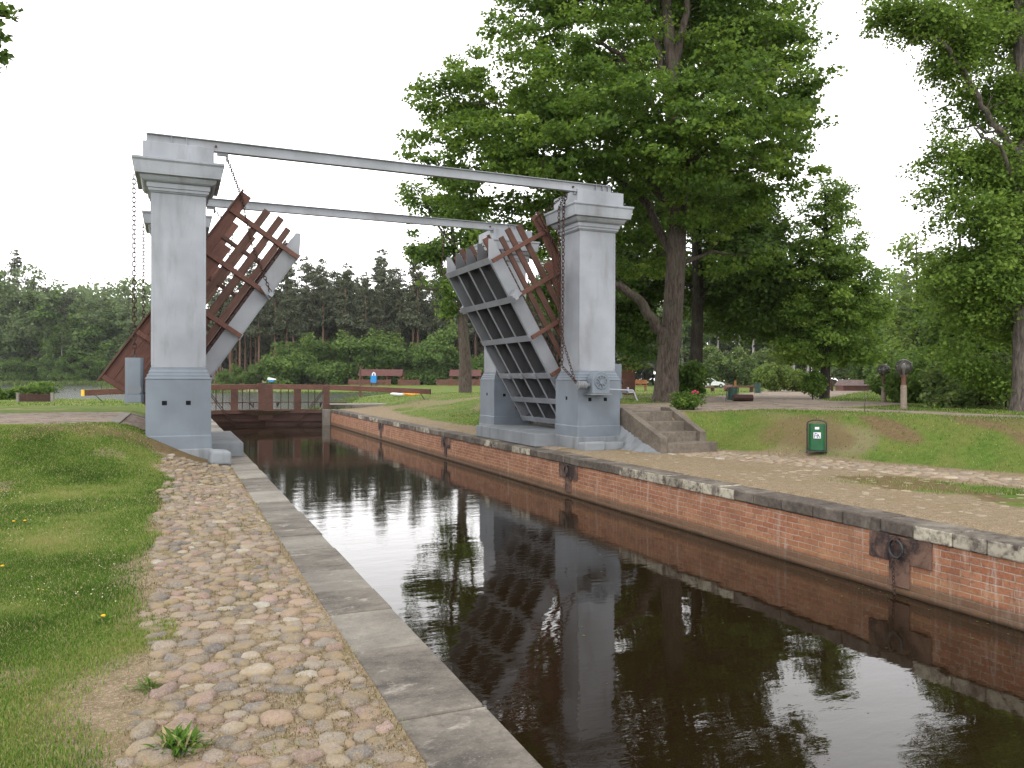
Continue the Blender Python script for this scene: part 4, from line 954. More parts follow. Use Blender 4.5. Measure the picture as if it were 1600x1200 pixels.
# darker tree behind it
D=34; l0=base(1086,D)
tk=[(0,0,0,.36),PT(1088,560,D,l0,.27),PT(1090,450,D,l0,.24),PT(1086,330,D,l0,.20),PT(1080,200,D,l0,.15),PT(1080,80,D,l0,.07)]
lb=[([PT(1088,470,D,l0,0)[:3],PT(1130,430,D,l0,0,-.5)[:3],PT(1190,425,D,l0,0,-1)[:3],PT(1235,460,D,l0,0,-1)[:3]],.10,.03)]
bb=[PB(px,py,D,rx,ry,l0,dd,None,wt) for px,py,rx,ry,dd,wt in [(1148,340,84,66,0,1),(1172,400,62,58,-1,1),(868,455,45,50,1,.9),(915,470,50,60,2,.9),(1150,430,95,60,1,1),(1185,480,60,50,0,1),(1140,480,75,45,2,.8),(1215,500,30,30,0,.4),(985,500,50,75,2,1.2),(1000,400,60,70,2,1),(985,548,30,24,1,.8),(1060,300,100,80,3,1),(1040,430,70,50,4,.7)]]
tree('dark_tree',l0,'dark drooping tree right behind the maple with a thinner blackish trunk',tk,bb,1150,95,.155,'darkleaf','barkdark',2,lb,.72,.55,hollow=.2,droop=.3,branchn=400)
# sparse tree left of the far right pillar
D=48; l0=base(727,D)
tk=[(0,0,0,.42),PT(727,560,D,l0,.36),PT(722,505,D,l0,.30),PT(718,440,D,l0,.20),PT(708,380,D,l0,.14),PT(700,300,D,l0,.07)]
lb=[([PT(722,505,D,l0,0)[:3],PT(735,450,D,l0,0)[:3],PT(742,380,D,l0,0)[:3]],.2,.06),([PT(718,440,D,l0,0)[:3],PT(690,450,D,l0,0)[:3],PT(668,455,D,l0,0)[:3],PT(650,430,D,l0,0)[:3],PT(640,395,D,l0,0)[:3]],.10,.03),([PT(708,380,D,l0,0)[:3],PT(680,350,D,l0,0)[:3],PT(655,300,D,l0,0)[:3]],.09,.03)]
bb=[PB(px,py,D,rx,ry,l0,dd,None,wt) for px,py,rx,ry,dd,wt in [(650,310,28,26,0,.8),(690,330,34,34,0,1),(655,395,26,20,0,.8),(690,400,34,30,0,1),(735,350,34,50,0,1),(720,440,34,30,0,1),(672,445,22,12,0,.6),(705,480,22,20,0,.8),(640,350,16,18,0,.4),(712,285,30,25,0,.8)]]
tree('sparse_tree',l0,'sparse light green tree with a crooked trunk left of the far right pillar',tk,bb,230,60,.22,'limeleaf','bark',3,lb,.75,.6,hollow=.1,gapn=.25)
# small lime tree by the cobbled road
D=33; l0=base(1288,D)
tk=[(0,0,0,.22),PT(1290,575,D,l0,.19),PT(1291,500,D,l0,.15),PT(1290,400,D,l0,.11),PT(1288,300,D,l0,.04)]
bb=[PB(px,py,D,rx,ry,l0,dd,None,wt) for px,py,rx,ry,dd,wt in [(1292,315,42,45,0,1),(1285,380,62,50,0,1),(1290,440,82,50,0,1.2),(1250,480,50,40,0,1),(1335,480,50,42,0,1),(1285,520,80,42,0,1.2),(1240,540,36,28,0,.8),(1340,535,45,30,0,.9),(1300,560,60,18,0,.6)]]
tree('lime_tree',l0,'small round lime tree standing alone between road and lamps',tk,bb,480,110,.12,'limetree','barkdark',4,(),.55,.45,hollow=.2,droop=.35)
# right edge: big ash-like tree with trunk at the frame edge
D=19; l0=base(1606,D)
tk=[(0,0,0,.40),PT(1605,600,D,l0,.32),PT(1602,480,D,l0,.27),PT(1598,350,D,l0,.24),PT(1598,200,D,l0,.20),PT(1592,60,D,l0,.17),PT(1590,-80,D,l0,.12),PT(1600,-220,D,l0,.05)]
lb=[([PT(1597,260,D,l0,0)[:3],PT(1550,190,D,l0,0,-.3)[:3],PT(1510,125,D,l0,0,-.6)[:3],PT(1470,65,D,l0,0,-1)[:3],PT(1410,30,D,l0,0,-1.2)[:3],PT(1345,18,D,l0,0,-1.4)[:3]],.075,.010),
 ([PT(1596,130,D,l0,0)[:3],PT(1560,135,D,l0,0,.4)[:3],PT(1500,165,D,l0,0,.6)[:3],PT(1448,176,D,l0,0,.8)[:3]],.06,.012),
 ([PT(1592,30,D,l0,0)[:3],PT(1520,12,D,l0,0,.4)[:3],PT(1470,-5,D,l0,0,.6)[:3]],.07,.02),
 ([PT(1470,65,D,l0,0,-1)[:3],PT(1440,45,D,l0,0,-1.2)[:3],PT(1405,82,D,l0,0,-1.2)[:3]],.02,.006),
 ([PT(1470,65,D,l0,0,-1)[:3],PT(1442,75,D,l0,0,-1.2)[:3],PT(1425,120,D,l0,0,-1.2)[:3]],.02,.005),
 ([PT(1598,320,D,l0,0)[:3],PT(1560,230,D,l0,0,-.8)[:3],PT(1520,200,D,l0,0,-1)[:3]],.06,.02)]
bb=[PB(px,py,D,rx,ry,l0,dd,None,wt) for px,py,rx,ry,dd,wt in [(1390,18,52,18,-1.2,1.3),(1440,34,50,30,-1,1.5),(1490,90,50,40,-.3,.9),(1500,40,60,40,-.5,.9),(1560,40,60,50,.5,.9),(1480,130,45,35,0,.5),(1545,150,60,50,0,.8),(1600,160,50,70,0,1),(1475,195,28,14,.5,.4),(1560,265,60,40,0,1),(1590,330,60,60,0,1.2),(1530,340,45,50,-.5,1),(1555,420,65,50,0,1.2),(1520,470,45,40,.5,1),(1580,500,60,50,1,1),(1650,300,90,120,1,1),(1680,60,110,120,1,1),(1640,-80,140,90,0,1),(1540,-80,110,60,0,.8),(1680,450,80,90,0,1),(1505,270,34,26,0,.5),(1460,290,14,10,0,.3),(1470,250,40,34,0,.9),(1475,320,40,44,.5,1.1),(1470,430,34,50,1,.9),(1500,500,40,60,1,1),(1520,240,40,30,0,.9),(1600,240,60,50,1,1.2),(1500,420,30,50,0,.8),(1500,560,40,40,1,.8),(1560,590,60,30,1,.8)]]
tree('ash_tree',l0,'tall airy tree at the right frame edge whose branches overhang the sky',tk,bb,2100,95,.085,'limetree','bark_r',5,lb,.5,.5,hollow=.15,droop=.3,gapn=.14,branchn=500)
# overhanging tree top left (trunk outside the frame)
D=13; l0=base(-420,D)
tk=[(0,0,0,.35),PT(-415,400,D,l0,.25),PT(-400,150,D,l0,.2),PT(-380,-60,D,l0,.12),PT(-360,-250,D,l0,.05)]
lb=[([PT(-400,180,D,l0,0)[:3],PT(-250,90,D,l0,0)[:3],PT(-120,50,D,l0,0)[:3],PT(-20,25,D,l0,0)[:3],PT(20,30,D,l0,0)[:3]],.12,.012)]
bb=[PB(px,py,D,rx,ry,l0,dd,None,wt) for px,py,rx,ry,dd,wt in [(8,25,30,24,0,1.3),(-30,60,36,40,0,1),(-5,85,10,14,0,.9),(-140,50,90,80,0,1),(-280,40,110,110,0,1),(-400,-60,180,150,0,1),(-320,-200,160,110,0,1),(-520,60,130,130,0,1)]]
tree('overhanging_tree',l0,'tree outside the left edge whose leafy branch tip enters the top corner',tk,bb,260,60,.13,'darkleaf','barkdark',6,lb,.38,.6,hollow=.2)
# mid distance trees at right
def simple_tree(name,px,D,top,lobes,label,mat,bk,seed,ncl,nl,ls,cr=.9,group=None,tr=.2,flat=.6,extra=()):
    l0=base(px,D); tk=[(0,0,0,tr),PT(px+2,560,D,l0,tr*.8),PT(px,(560+top)/2,D,l0,tr*.5),PT(px-2,top+20,D,l0,tr*.15)]
    bb=[PB(a,b,D,rx,ry,l0,dd,None,wt) for a,b,rx,ry,dd,wt in lobes]
    return tree(name,l0,label,tk,bb,ncl,nl,ls,mat,bk,seed,extra,cr,flat,group=group,hollow=.2,branchn=ncl//2)
simple_tree('birch_tree',1432,58,350,[(1425,385,40,30,0,.8),(1435,430,50,40,0,.9),(1415,480,55,40,0,1),(1460,500,50,50,0,1),(1430,545,60,35,0,1)],'pale airy young tree between the lime tree and the right thicket','paleleaf','barkdark',11,110,55,.28,1.1)
simple_tree('young_tree',1390,70,400,[(1380,470,45,50,0,1),(1370,530,60,45,0,1),(1400,560,55,30,0,1)],'green tree filling the gap left of the pale airy tree','fargreen','barkdark',12,100,60,.35,1.3)
simple_tree('thicket_tree',1500,36,330,[(1520,430,50,50,0,1),(1500,510,60,55,0,1),(1540,470,60,70,0,1),(1520,560,80,50,0,1),(1570,560,60,50,0,1),(1450,570,55,40,0,1)],'dense tree in the thicket behind the lamps','limeleaf','barkdark',13,260,80,.22,.9)
simple_tree('thicket_tree',1560,44,330,[(1570,380,60,70,0,1),(1600,480,70,70,0,1),(1540,520,60,50,0,1),(1640,380,80,120,0,1),(1600,580,80,40,0,1)],'taller tree at the back of the thicket by the frame edge','fargreen','barkdark',14,220,70,.26,1.1)
# bushes
def bush(name,px,D,w_,h_,label,mat,seed,ncl=60,nl=70,ls=.1,cr=.3,dy=0,cat='bush',group=None,flowers=0,lobes=None):
    x,y=wp(px,D); l0=(x,y,hz(x,y)); rs=np.random.RandomState(seed); e_=[]
    lobes=lobes or [(rs.uniform(-.5,.5)*w_*.7,rs.uniform(-.3,.3)*w_*.5,h_*rs.uniform(.3,.62),w_*rs.uniform(.22,.36),w_*.28,h_*rs.uniform(.28,.4),1) for _ in range(5)]
    tk=[(0,0,0,.03),(0,0,h_*.3,.02),(0,.02,h_*.6,.01)]
    o=tree(name,l0,label,tk,lobes,ncl,nl,ls,mat,'barkdark',seed,(),cr,.8,cat=cat,group=group,hollow=.35,branchn=min(ncl,20),up=.5)
    if flowers:
        mb=MB()
        for k in range(flowers):
            fx,fy,fz=rs.uniform(-.45,.35)*w_,-w_*.35+rs.uniform(-.05,.05),h_*rs.uniform(.75,.98); f=MB().sphere((fx,fy,fz),.036,10,7,(1,1,.8)).build('flower_head',M['flower'],o); f.data.attributes.new('tint','FLOAT','POINT')
    return o
bush('peony_bush',1084,20.2,1.0,.5,'low peony bush with pink flowers at the top of the steps','limeleaf',31,55,60,.055,.2,cat='flowering bush',flowers=3)
bush('bush',1068,27.5,1.3,1.5,'dark bush growing between the maple and the dark tree','darkleaf',32,60,90,.12,.3)
bush('flowering_shrub',1215,62,4.8,2.3,'wide yellow green shrub dotted with blossoms beside the road','paleleaf',33,170,80,.17,.5)
bush('willow_bush',1135,128,9,7,'grey green rounded bush in front of the dark wood, right of the maple','bushleaf',34,170,90,.34,1.2)
bush('willow_bush',1172,136,8,7,'grey green bush behind the wide flowering shrub','bushleaf',35,150,90,.34,1.2)
bush('shoot_cluster',1270,32.3,1.0,1.3,'leafy shoots growing from the foot of the lime tree','darkleaf',36,50,80,.11,.25)
bush('bush',1430,26.5,2.2,1.5,'dark shrub just behind the front garden lamp','darkleaf',37,110,90,.11,.35)
bush('bush',1470,25,2.4,1.7,'bright green shrub right of the garden lamps','limeleaf',38,120,90,.11,.35)
bush('bush',1525,23,2.4,1.5,'broad green shrub in front of the thicket','bushleaf',39,120,90,.11,.35)
bush('bush',1572,21.5,2.2,1.7,'tall shrub leaning against the right hand tree trunk','bushleaf',40,120,90,.10,.35)
bush('bush',1490,21.2,1.5,.7,'low weedy shrub on the edge of the slope','bushleaf',41,60,90,.09,.22)
bush('bush',1385,40,1.6,1.2,'dark shrub beside the rear garden lamp','darkleaf',42,60,80,.12,.3)
bush('bush',12,56,2.2,1.1,'bright green bush by the lake left of the picket fence','limeleaf',43,60,80,.14,.35)
bush('bush',46,58,3.0,1.35,'bright green bush growing behind the picket fence','limeleaf',44,80,80,.14,.35)
rosette('sapling',*wp(1460,19.6),.28,'thin sapling with a few leaves on the slope right of the lamp','sapling',seed=9,n=40)
mb=MB(); x,y=wp(1351,18.4); z0=hz(x,y); mb.tube([(x,y,z0-.05),(x+.02,y,z0+.3),(x-.02,y,z0+.5)],[.012,.008,.004],5).tube([(x+.01,y,z0+.25),(x+.12,y-.03,z0+.42),(x+.1,y,z0+.62)],[.007,.005,.003],5).tube([(x,y,z0+.45),(x-.1,y,z0+.62)],[.005,.002],5)
tag(mb.build('twig',M['bark_r'],smooth=True),'bare crooked twig sticking out of the slope left of the lamp','twig')
# prototypes of far trees
def proto_pine(seed,h=24):
    rs=np.random.RandomState(seed)
    tk=[(0,0,0,.26),(0.1,0,h*.3,.22),(rs.uniform(-.2,.2),0,h*.65,.15),(0,0,h*.97,.04)]
    bl=[(rs.uniform(-.9,.9),rs.uniform(-.9,.9),h*(.50+.47*i/9),2.6*(1-.6*i/9)*rs.uniform(.8,1.25),2.6*(1-.6*i/9),h*.045,1) for i in range(10)]
    return tree('pine_tree',(0,0,0),'x',tk,bl,130,36,.36,'needle','pinebark',seed,(),.85,.55,hollow=.15,branchn=40)
def proto_spruce(seed,h=22):
    bl=[(0,0,h*(.2+.78*i/9),h*.16*(1-i/9.6),h*.16*(1-i/9.6),h*.05,1) for i in range(10)]
    return tree('spruce_tree',(0,0,0),'x',[(0,0,0,.25),(0,0,h*.5,.15),(0,0,h,.03)],bl,120,34,.5,'needle','barkdark',seed,(),.9,.35,hollow=.2,branchn=10,droop=.5)
def proto_dec(seed,h,wd,mat,bk='barkdark',low=.12,ncl=120,ls=.5,rr_=1.3):
    rs=np.random.RandomState(seed)
    bl=[]
    for i in range(8):
        t=(i+.5)/8; prof=math.sin(math.pi*min(.95,(t*.8+.18)))**.7
        bl.append((rs.uniform(-.35,.35)*wd,rs.uniform(-.3,.3)*wd,h*(low+.06+(.88-low)*t),wd*.42*prof,wd*.42*prof,h*.10,1))
    return tree('broadleaf_tree',(0,0,0),'x',[(0,0,0,.22),(.1,0,h*.5,.13),(0,0,h*.9,.03)],bl,ncl,46,ls,mat,bk,seed,(),rr_,.7,hollow=.3,branchn=24)
protos={'pine':[proto_pine(51),proto_pine(52,26),proto_pine(53,22)],'spruce':[proto_spruce(54),proto_spruce(55,25)],
 'dec':[proto_dec(56,20,9,'fardull'),proto_dec(57,17,8,'fargreen'),proto_dec(58,22,9,'fardull')],
 'low':[proto_dec(59,9.5,8,'fargreen',low=.02,ls=.42),proto_dec(60,8,7,'fargreen',low=.0,ls=.42)],
 'birch':[proto_dec(61,17,5.5,'fargreen','birchbark',low=.35,ncl=80,ls=.32,rr_=1.0)]}
used=set()
def place(kind,px,D,sc_=1,group='',label='',rs=random.Random(1),dz=0):
    p=rs.choice(protos[kind]); 
    if p.name in used: o=copy_tree(p)
    else: o=p; used.add(p.name)
    x,y=wp(px,D); o.location=(x,y,hz(x,y)-.1+dz); o.rotation_euler=(0,0,rs.uniform(0,6.28)); o.scale=(sc_*rs.uniform(.9,1.1),)*3 
    o['label']=label; o['group']=group; o['category']='tree'
    return o
rs=random.Random(7)
# pine wood beyond the meadow, centre
for row,(D,n) in enumerate(((170,30),(178,30),(188,28),(200,20))):
    for k in range(n):
        px=330+ (k+rs.random()*.8)*(640/n)
        hgt=1.0 if px>400 else .93
        place('pine',px,D+rs.uniform(-3,3),hgt*1.04*rs.uniform(.9,1.1)*(1.07 if 470<px<530 else 1)*(D/176)**.5,'pines of the wood beyond the meadow','tall pine with a long bare trunk in the wood beyond the meadow',rs)
for k in range(30):
    px=345+(k+rs.random()*.8)*(640/30)
    place('low',px,162+rs.uniform(-3,5),rs.uniform(.75,1.2)*(1.1 if 440<px<700 else .62),'leafy trees along the foot of the pine wood','bushy green broadleaf tree in front of the pine wood',rs)
# left shore wood
for row,(D,n) in enumerate(((248,17),(256,15),(266,14))):
    for k in range(n):
        px=-60+(k+rs.random()*.8)*(330/n)
        kd=rs.choice(['dec','dec','dec','spruce','dec','pine','dec']); sc_={'dec':1.15,'spruce':1.0,'pine':.95}[kd]*rs.uniform(.85,1.15)*1.42*(1.1 if px<25 else 1)*(.9 if px>150 else 1)
        place(kd,px,D+rs.uniform(-3,3),sc_,'trees of the wood on the far lake shore','mixed wood tree standing on the far shore of the lake at left',rs)
for k in range(14):
    px=-50+(k+rs.random()*.8)*(330/14)
    place('low',px,240+rs.uniform(-2,3),rs.uniform(.7,1.3),'small trees at the water of the far shore','low leafy tree at the foot of the wood on the far lake shore',rs)
for px in (72,84,97): place('birch',px,243,1.1,'birches on the far lake shore','white trunked birch on the far lake shore at left',rs)
# dark wood at right
for row,(D,n) in enumerate(((150,16),(158,15),(170,14),(182,12))):
    for k in range(n):
        px=930+(k+rs.random()*.8)*(760/n)
        kd=rs.choice(['spruce','dec','pine','dec','spruce'])
        place(kd,px,D+rs.uniform(-3,3),rs.uniform(.55,.72)*(D/100),'trees of the dark wood behind the parking lawn','dark wood tree behind the lawn right of the maple',rs)
for k,px in enumerate((1066,1108,1122,1155,1176,1193,1206,1240,1262)): place('birch',px,142+rs.uniform(-3,4),1.25,'birches at the edge of the dark wood','slender birch at the edge of the dark wood at right',rs)
for k in range(16):
    px=1310+(k+rs.random()*.8)*(390/16); place('dec',px,100+rs.uniform(-8,8),rs.uniform(.85,1.0)*(.55 if px<1480 else 1.0),'light green trees rising behind the right thicket','tall light green tree rising behind the thicket at right',rs)
for k in range(12):
    px=1330+(k+rs.random())*(300/12); place('low',px,82+rs.uniform(-6,6),rs.uniform(.6,.9),'leafy trees at the right edge of the wood','leafy tree at the right edge of the wood',rs)
# wooded rise behind the far trees closes the gaps between trunks
def undergrowth(name,px0,px1,D0,D1,n,h,label,seed,mat='fardull',size=.9):
    rs_=np.random.RandomState(seed); px=rs_.uniform(px0,px1,n); D=rs_.uniform(D0,D1,n); l=(px-800)/FPX*D; x=l*CS+D*SN; y=-l*SN+D*CS
    hh=h*(.6+.7*fbm(x,y,14,seed)); z=H(x,y)+rs_.rand(n)**.8*hh
    P=np.stack([x,y,z],-1); N=rs_.normal(size=(n,3))+np.array([-SN*.3,-CS*.3,.5]); N/=np.linalg.norm(N,axis=1)[:,None]
    V,F_,T=leaves(P,N,size*rs_.uniform(.6,1.4,n),rs_,np.clip(rs_.normal(.35,.2,n),0,1)); o=npmesh(name,V,F_,M[mat],attrs={'tint':T}); return tag(o,label,'undergrowth',kind='stuff')
undergrowth('undergrowth',310,980,205,235,48000,23,'deep background foliage of the pine wood',71,'needle',1.5)
undergrowth('undergrowth',-80,300,272,300,22000,33,'deep background foliage of the wood across the lake',72,'fardull',1.4)
undergrowth('undergrowth',900,1720,186,210,26000,19,'deep background foliage of the dark wood at right',73,'needle',1.0)

# ---------------------------------------------------------------- small objects
def at(px,D): x,y=wp(px,D); return (x,y,hz(x,y))
# litter bin
x,y,z=at(1270,16.6)
e=empty('litter_bin',(x,y,z),'green litter bin with white stickers in a black arched frame','litter bin',rz=-YAW-.33)
e.location=(12.33-.07,12.6-.19,.10)
mb=MB(); n=20; poly=[(.165*math.copysign(abs(math.cos(a))**.7,math.cos(a)),.125*math.copysign(abs(math.sin(a))**.7,math.sin(a))) for a in [2*math.pi*k/n for k in range(n)]]
mb.prism(poly,.05,.60,'z').build('bin_body',M['green'],e,bevel=.006)
mb=MB(); r=.188
mb.tube([(-r,0,-.02),(-r,0,.60)]+[(r*math.cos(a),0,.60+.075*math.sin(a)) for a in [math.pi-math.pi*k/10 for k in range(1,10)]]+[(r,0,.60),(r,0,-.02)],.014,8)
mb.bar((-r,0,.035),(r,0,.035),.25,.02); mb.build('frame',M['black'] if 0 else M['iron'],e)
MB().box(-.042,-.132,.485,.042,-.125,.535).build('label_sticker',M['white'],e,bevel=.002)
MB().box(-.068,-.134,.30,.072,-.125,.425).build('picture_sticker',M['white'],e,bevel=.002)
mb=MB()
for a,b_ in (((-.055,.31),(-.035,.41)),((-.045,.41),(.0,.395)),((.005,.40),(.03,.36)),((.02,.385),(.055,.315)),((-.01,.34),(.02,.315)),((-.03,.35),(-.005,.37))):
    mb.bar((a[0],-.1355,a[1]),(b_[0],-.1355,b_[1]),.003,.014,(0,1,0) if 0 else (0,0,1))
mb.sphere((.012,-.1355,.355),.014,8,6,(1,.15,1)); mb.build('sticker_print',M['violet'],e)
# lamps
def lamp(px,D,label,s_=1,hb=.9):
    x,y,z=at(px,D); e=empty('garden_lamp',(x,y,z),label,'garden lamp','low wooden garden lamps'); e.scale=(s_,s_,s_)
    MB().tube([(0,0,-.1),(0,0,.62)],[.085,.075],12).build('post',M['wood_gray'],e)
    MB().tube([(0,0,.62),(0,0,.84)],[.06,.055],10).tube([(0,0,.84),(0,0,.88)],[.09,.09],12).build('neck',M['wood_red'],e)
    MB().sphere((0,0,1.08),.205,24,16).build('globe',GL,e,smooth=True)
    MB().tube([(0,0,.88),(0,0,1.02)],.03,8).sphere((0,0,1.09),.06,12,8,(1,1,1.4)).build('bulb',M['white'],e)
m=Mt('smoky_glass'); m.fin((.09,.085,.08),.06,.6); t=m.n('ShaderNodeBsdfTransparent'); t.inputs[0].default_value=(.55,.52,.5,1); mx=m.n('ShaderNodeMixShader'); mx.inputs[0].default_value=.5
m.l(m.p.outputs[0],mx.inputs[1]); m.l(t.outputs[0],mx.inputs[2]); m.l(mx.outputs[0],m.out.inputs['Surface']); GL=m.m
lamp(1412,20.0,'garden lamp with a smoky globe, the nearer of the two on the slope edge')
lamp(1381,26.5,'garden lamp with a smoky globe standing behind the other one')
# brown timber shed behind the winch pillar
x,y,z=at(977,42)
e=empty('timber_shed',(x,y,z),'narrow brown timber shed seen behind the winch pillar','shed',rz=-YAW)
MB().box(-.9,-.7,0,.42,.7,1.35).build('wall',M['wood_red'],e)
MB().prism([(-1.1,1.62),(-.2,1.95),(.66,1.42),(.66,1.34),(-.2,1.86),(-1.1,1.54)],-.9,.9).build('roof',M['wood_dark'],e)
MB().prism([(-.9,1.35),(.42,1.35),(-.2,1.82)],-.69,.69).build('gable',M['wood_red'],e)
def bench(px,D,label,w_=1.5,rz=0,mat='wood_light'):
    x,y,z=at(px,D); e=empty('garden_bench',(x,y,z),label,'bench',rz=-YAW+rz)
    MB().box(-w_/2,-.25,.40,w_/2,.2,.46).build('seat',M[mat],e); MB().box(-w_/2,.2,.55,w_/2,.25,.85).build('backrest',M[mat],e)
    for sx in (-1,1): MB().box(sx*w_*.4-.05,-.22,0,sx*w_*.4+.05,.25,.40).build('leg',M[mat],e)
    return e
bench(996,58,'light wooden bench on the lawn just right of the timber shed')
# log seats and tables
def logs(px,D,w_,h_,label,name='log_stool',rz=0,kind=0,mat='wood_dark'):
    x,y,z=at(px,D); e=empty(name,(x,y,z),label,'log furniture',rz=-YAW+rz)
    if kind==0:
        MB().tube([(-w_/2,0,h_*.5),(w_/2,0,h_*.5)],h_*.5,12).build('log',M[mat],e,bevel=.01)
    else:
        MB().box(-w_/2,-.35,h_*.75,w_/2,.35,h_).build('table_top',M[mat],e,bevel=.01)
        for sx in (-1,1): MB().tube([(sx*w_*.35,0,0),(sx*w_*.35,0,h_*.75)],.14,10).build('leg',M[mat],e)
    return e
logs(1161,27.5,.68,.24,'dark log seat lying beside the leaning green bin on the road edge')
logs(1106,58,1.0,.36,'brown log table on the lawn in front of the white car',kind=1,mat='wood_red',name='log_table')
logs(1138,60,.6,.5,'tilted brown log stump seat right of the log table',mat='wood_red')
logs(1162,56,1.6,.45,'low brown log bench near the small green bin',mat='wood_red',kind=1,name='log_bench')
def smallbin(px,D,h_,label,tilt=0):
    x,y,z=at(px,D); e=empty('litter_bin',(x,y,z),label,'litter bin',rz=-YAW)
    MB().tube([(0,0,.05*h_),(tilt*h_,0,h_)],[.16,.17],14).build('bin_body',M['dkgreen'],e)
    MB().tube([(-.2,0,0),(-.2+tilt*h_,0,h_*1.02)],.015,6).tube([(.2,0,0),(.2+tilt*h_,0,h_*1.02)],.015,6).build('frame',M['iron'],e)
smallbin(1143,27.8,.48,'dark green bin leaning beside the log seat',.12); smallbin(1184,48,.65,'small dark green bin at the far side of the cobbled road')
x,y,z=at(1149,66); MB_=MB().tube([(0,0,-.1),(0,0,.85)],.1,8).build('wooden_post',M['wood_light']); MB_.location=(x,y,z); tag(MB_,'upright orange wooden post near the log seats','post')
# white car
x,y,z=at(1110,118)
e=empty('parked_car',(x,y,z),'white hatchback parked far away between the tree trunks','car',rz=-YAW+.25)
prof=[(-1.95,.35),(-1.95,.85),(-1.80,1.35),(-1.5,1.47),(-.2,1.46),(.62,.98),(1.7,.82),(2.0,.6),(2.0,.35)]
MB().prism(prof,-.8,.8).build('body',M['carpaint'],e,bevel=.07,seg=3)
MB().prism([(-1.72,1.0),(-1.66,1.36),(-.95,1.38),(-.95,1.0)],-.812,.812).prism([(-.88,1.0),(-.88,1.38),(-.25,1.38),(.38,1.0)],-.812,.812).build('window',M['glass'],e)
for sx in (-1.25,1.3):
    for sy in (-.72,.72):
        wh=MB().tube([(sx,sy-.1,.31),(sx,sy+.1,.31)],.31,16).build('wheel',M['rubber'],e); MB().tube([(sx,sy-.115,.31),(sx,sy+.115,.31)],.18,12).build('rim',M['steel'],wh)
# brown shed roof and fence at the road end, right
x,y,z=at(1331,75)
e=empty('low_shed',(x,y,z),'low brown shed with a shingle roof at the far end of the cobbled road','shed',rz=-YAW)
MB().box(-1.2,-.9,0,1.2,.9,.5).build('wall',M['wood_red'],e); MB().prism([(-1.0,.50),(1.0,.50),(.0,1.05)],-1.3,1.3,'x').build('roof',M['roofgray'],e)
x,y,z=at(1390,52)
e=empty('roofed_board',(x,y,z),'small roofed notice stand behind the rear garden lamp','notice stand',rz=-YAW+.3)
MB().box(-.6,-.06,0,-.5,.06,1.0).build('post',M['wood_dark'],e); MB().box(.5,-.06,0,.6,.06,1.0).build('post',M['wood_dark'],e)
MB().prism([(-.95,.98),(-.2,1.35),(.85,1.28),(.95,1.12),(.0,1.18),(-.9,.9)],-.5,.5).build('roof',M['roofgray'],e)
# picnic shelters beyond the meadow
def shelter(px0,px1,D,rt,label,group=None):
    px=(px0+px1)/2; x,y,z=at(px,D); w_=(px1-px0)/FPX*D; e=empty('picnic_shelter',(x,y,z),label,'shelter','picnic shelters on the meadow',rz=-YAW)
    MB().prism([(-1.8,1.75),(0,2.95),(1.8,1.75)],-w_/2,w_/2,'x').build('roof',M['roof'],e)
    for sx in np.linspace(-w_/2+.3,w_/2-.3,4):
        for sy in (-1.3,1.3): MB().box(sx-.08,sy-.08,0,sx+.08,sy+.08,1.9).build('post',M['wood_light'],e)
    return e
shelter(562,630,142,0,'picnic shelter with a brown roof between the pillars, the longer one'); shelter(703,752,144,0,'picnic shelter half hidden behind the sparse tree')
def lowfence(px0,px1,D,h_,label,mat='wood_red'):
    px=(px0+px1)/2; x,y,z=at(px,D); w_=(px1-px0)/FPX*D; e=empty('timber_fence',(x,y,z),label,'fence','low timber fences round the shelters',rz=-YAW)
    mb=MB(); 
    for k in range(4): mb.box(-w_/2,-.04,.1+k*h_/4,w_/2,.04,.1+k*h_/4+h_/4*.8)
    mb.build('boards',M[mat],e)
    n=max(3,int(w_/2)); 
    for k in range(n+1): MB().box(-w_/2+k*w_/n-.08,-.08,0,-w_/2+k*w_/n+.08,.08,h_+.2).build('post',M[mat],e)
lowfence(545,610,138,1.0,'low brown timber fence in front of the longer shelter'); lowfence(622,655,140,1.0,'short piece of timber fence right of the longer shelter'); lowfence(682,760,140,1.1,'low timber fence in front of the half hidden shelter')
lowfence(1255,1300,70,.9,'thin dark fence rails left of the low shed','wood_dark')
x,y,z=at(563,72); o=MB().tube([(0,0,-.2),(0,0,2.95)],[.12,.10],8).build('wooden_pole',M['wood']); o.location=(x,y,z); tag(o,'plain brown pole standing in the meadow left of the blue box','pole')
x,y,z=at(584,128); e=empty('blue_cabinet',(x,y,z+.55),'blue upright cabinet with a rounded white top on the meadow','cabinet',rz=-YAW)
e.scale=(1.25,1.25,1.25)
for sx in (-.3,.3): MB().box(sx-.04,-.2,-.5,sx+.04,.2,-.001).build('leg',M['iron'],e)
MB().box(-.36,-.3,0,.36,.3,.95).build('body',M['blue'],e,bevel=.03); MB().tube([(-.16,0,.95),(-.16,0,1.2),(0,0,1.34),(.16,0,1.2),(.16,0,.95)],.09,8).build('top',M['white'],e)
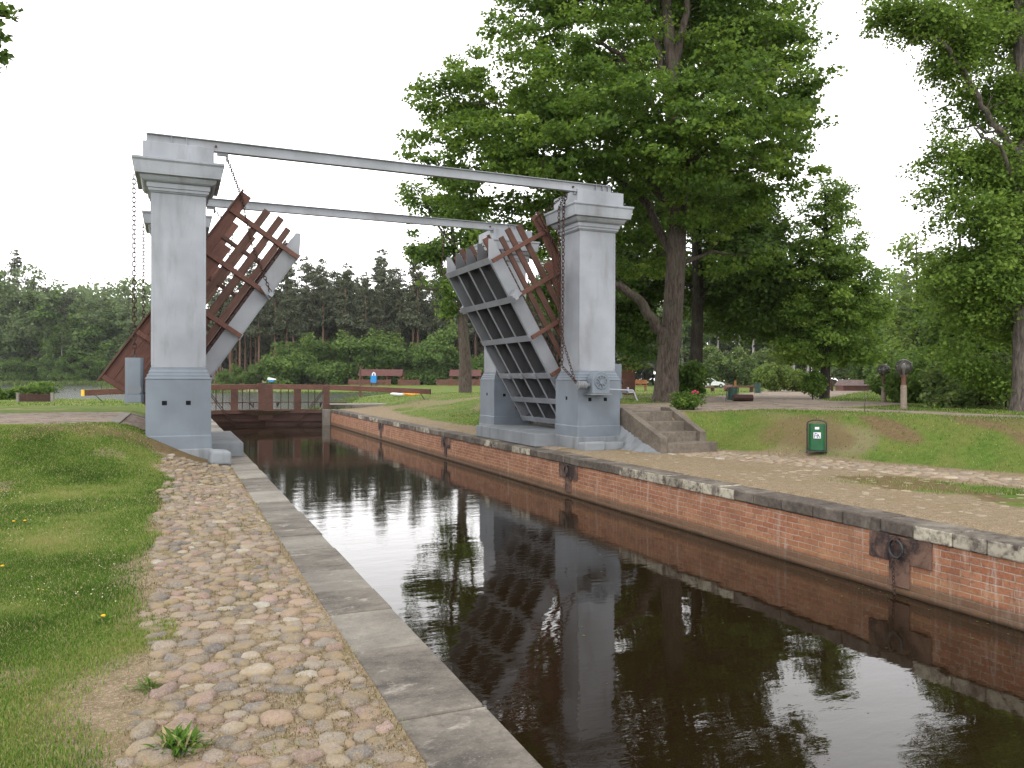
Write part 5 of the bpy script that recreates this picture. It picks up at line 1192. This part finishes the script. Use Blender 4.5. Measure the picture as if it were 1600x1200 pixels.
# kayaks on the grass
def kayak(px,D,ln,mat,label,rz,wd=.3):
    x,y,z=at(px,D); n=14; V=[];F=[]
    for i in range(n+1):
        t=i/n*2-1; ww=wd*(1-abs(t)**2.2); 
        for a in np.linspace(0,math.pi*2,9)[:-1]: V.append((t*ln/2,ww*math.cos(a),.16+.15*math.sin(a)*(1-abs(t)**4)+.08*t*t))
    for i in range(n):
        for k in range(8): F.append((i*8+k,i*8+(k+1)%8,(i+1)*8+(k+1)%8,(i+1)*8+k))
    e=empty('kayak',(x,y,z),label,'kayak',rz=rz); MB().add(V,F).build('hull',M[mat],e,smooth=True); MB().sphere((.1,0,.30),.2,12,6,(1.8,1,.25)).build('cockpit',M['rubber'],e)
kayak(650,60,2.1,'orange','orange kayak lying on the lawn near the far gate beam',-YAW+.25,.36); kayak(624,62,1.6,'white','white kayak lying next to the orange one',-YAW+.55,.28)
# picket fence at the lake, left
x,y,z=at(55,50); e=empty('picket_fence',(x,y,z),'short dark picket fence on the left lawn by the lake','fence',rz=-YAW)
mb=MB()
for k in range(20): mb.box(-.98+k*.098,-.02,.02,-.98+k*.098+.075,.02,.50+.04*((k*7)%3))
mb.build('pickets',M['wood_dark'],e); MB().box(-1.0,.021,.15,1.0,.05,.2).build('rail',M['wood_dark'],e)
for sx in (-1.1,1.1): MB().box(sx-.08,-.08,0,sx+.08,.08,.6).build('post',M['concrete'],e)
x,y,z=at(1,150); o=MB().sphere((0,0,0),1.0,14,9,(.6,1,1)).build('white_buoy',M['white']); 
bpy.data.objects.remove(o)
# far parasol behind the gate post
x,y,z=at(424,120); e=empty('boat_canopy',(x,y,z),'tiny white and blue canopy on the meadow behind the gate post','canopy',rz=-YAW); e.scale=(.62,.62,.85)
MB().prism([(-.9,1.55),(-.7,1.95),(.9,1.75),(1.1,1.5)],-.5,.5).build('canopy_top',M['white'],e); MB().box(-.6,-.4,1.2,.7,.4,1.549).build('canopy_side',M['blue'],e)
for sx in (-.6,.6): MB().tube([(sx,0,0),(sx,0,1.3)],.04,6).build('pole',M['iron'],e)

# ---------------------------------------------------------------- air
hm=bpy.data.materials.new('haze'); hm.use_nodes=True; ht=hm.node_tree; ht.nodes.clear()
ho=ht.nodes.new('ShaderNodeOutputMaterial'); hv=ht.nodes.new('ShaderNodeVolumePrincipled'); hv.inputs['Density'].default_value=.00013; hv.inputs['Color'].default_value=(.93,.95,1,1); hv.inputs['Anisotropy'].default_value=.2
ht.links.new(hv.outputs[0],ho.inputs['Volume'])
o=MB().box(-450,-60,-4.5,720,950,48).build('haze',hm); tag(o,'thin pale haze over the lake and the far woods','haze',kind='stuff')
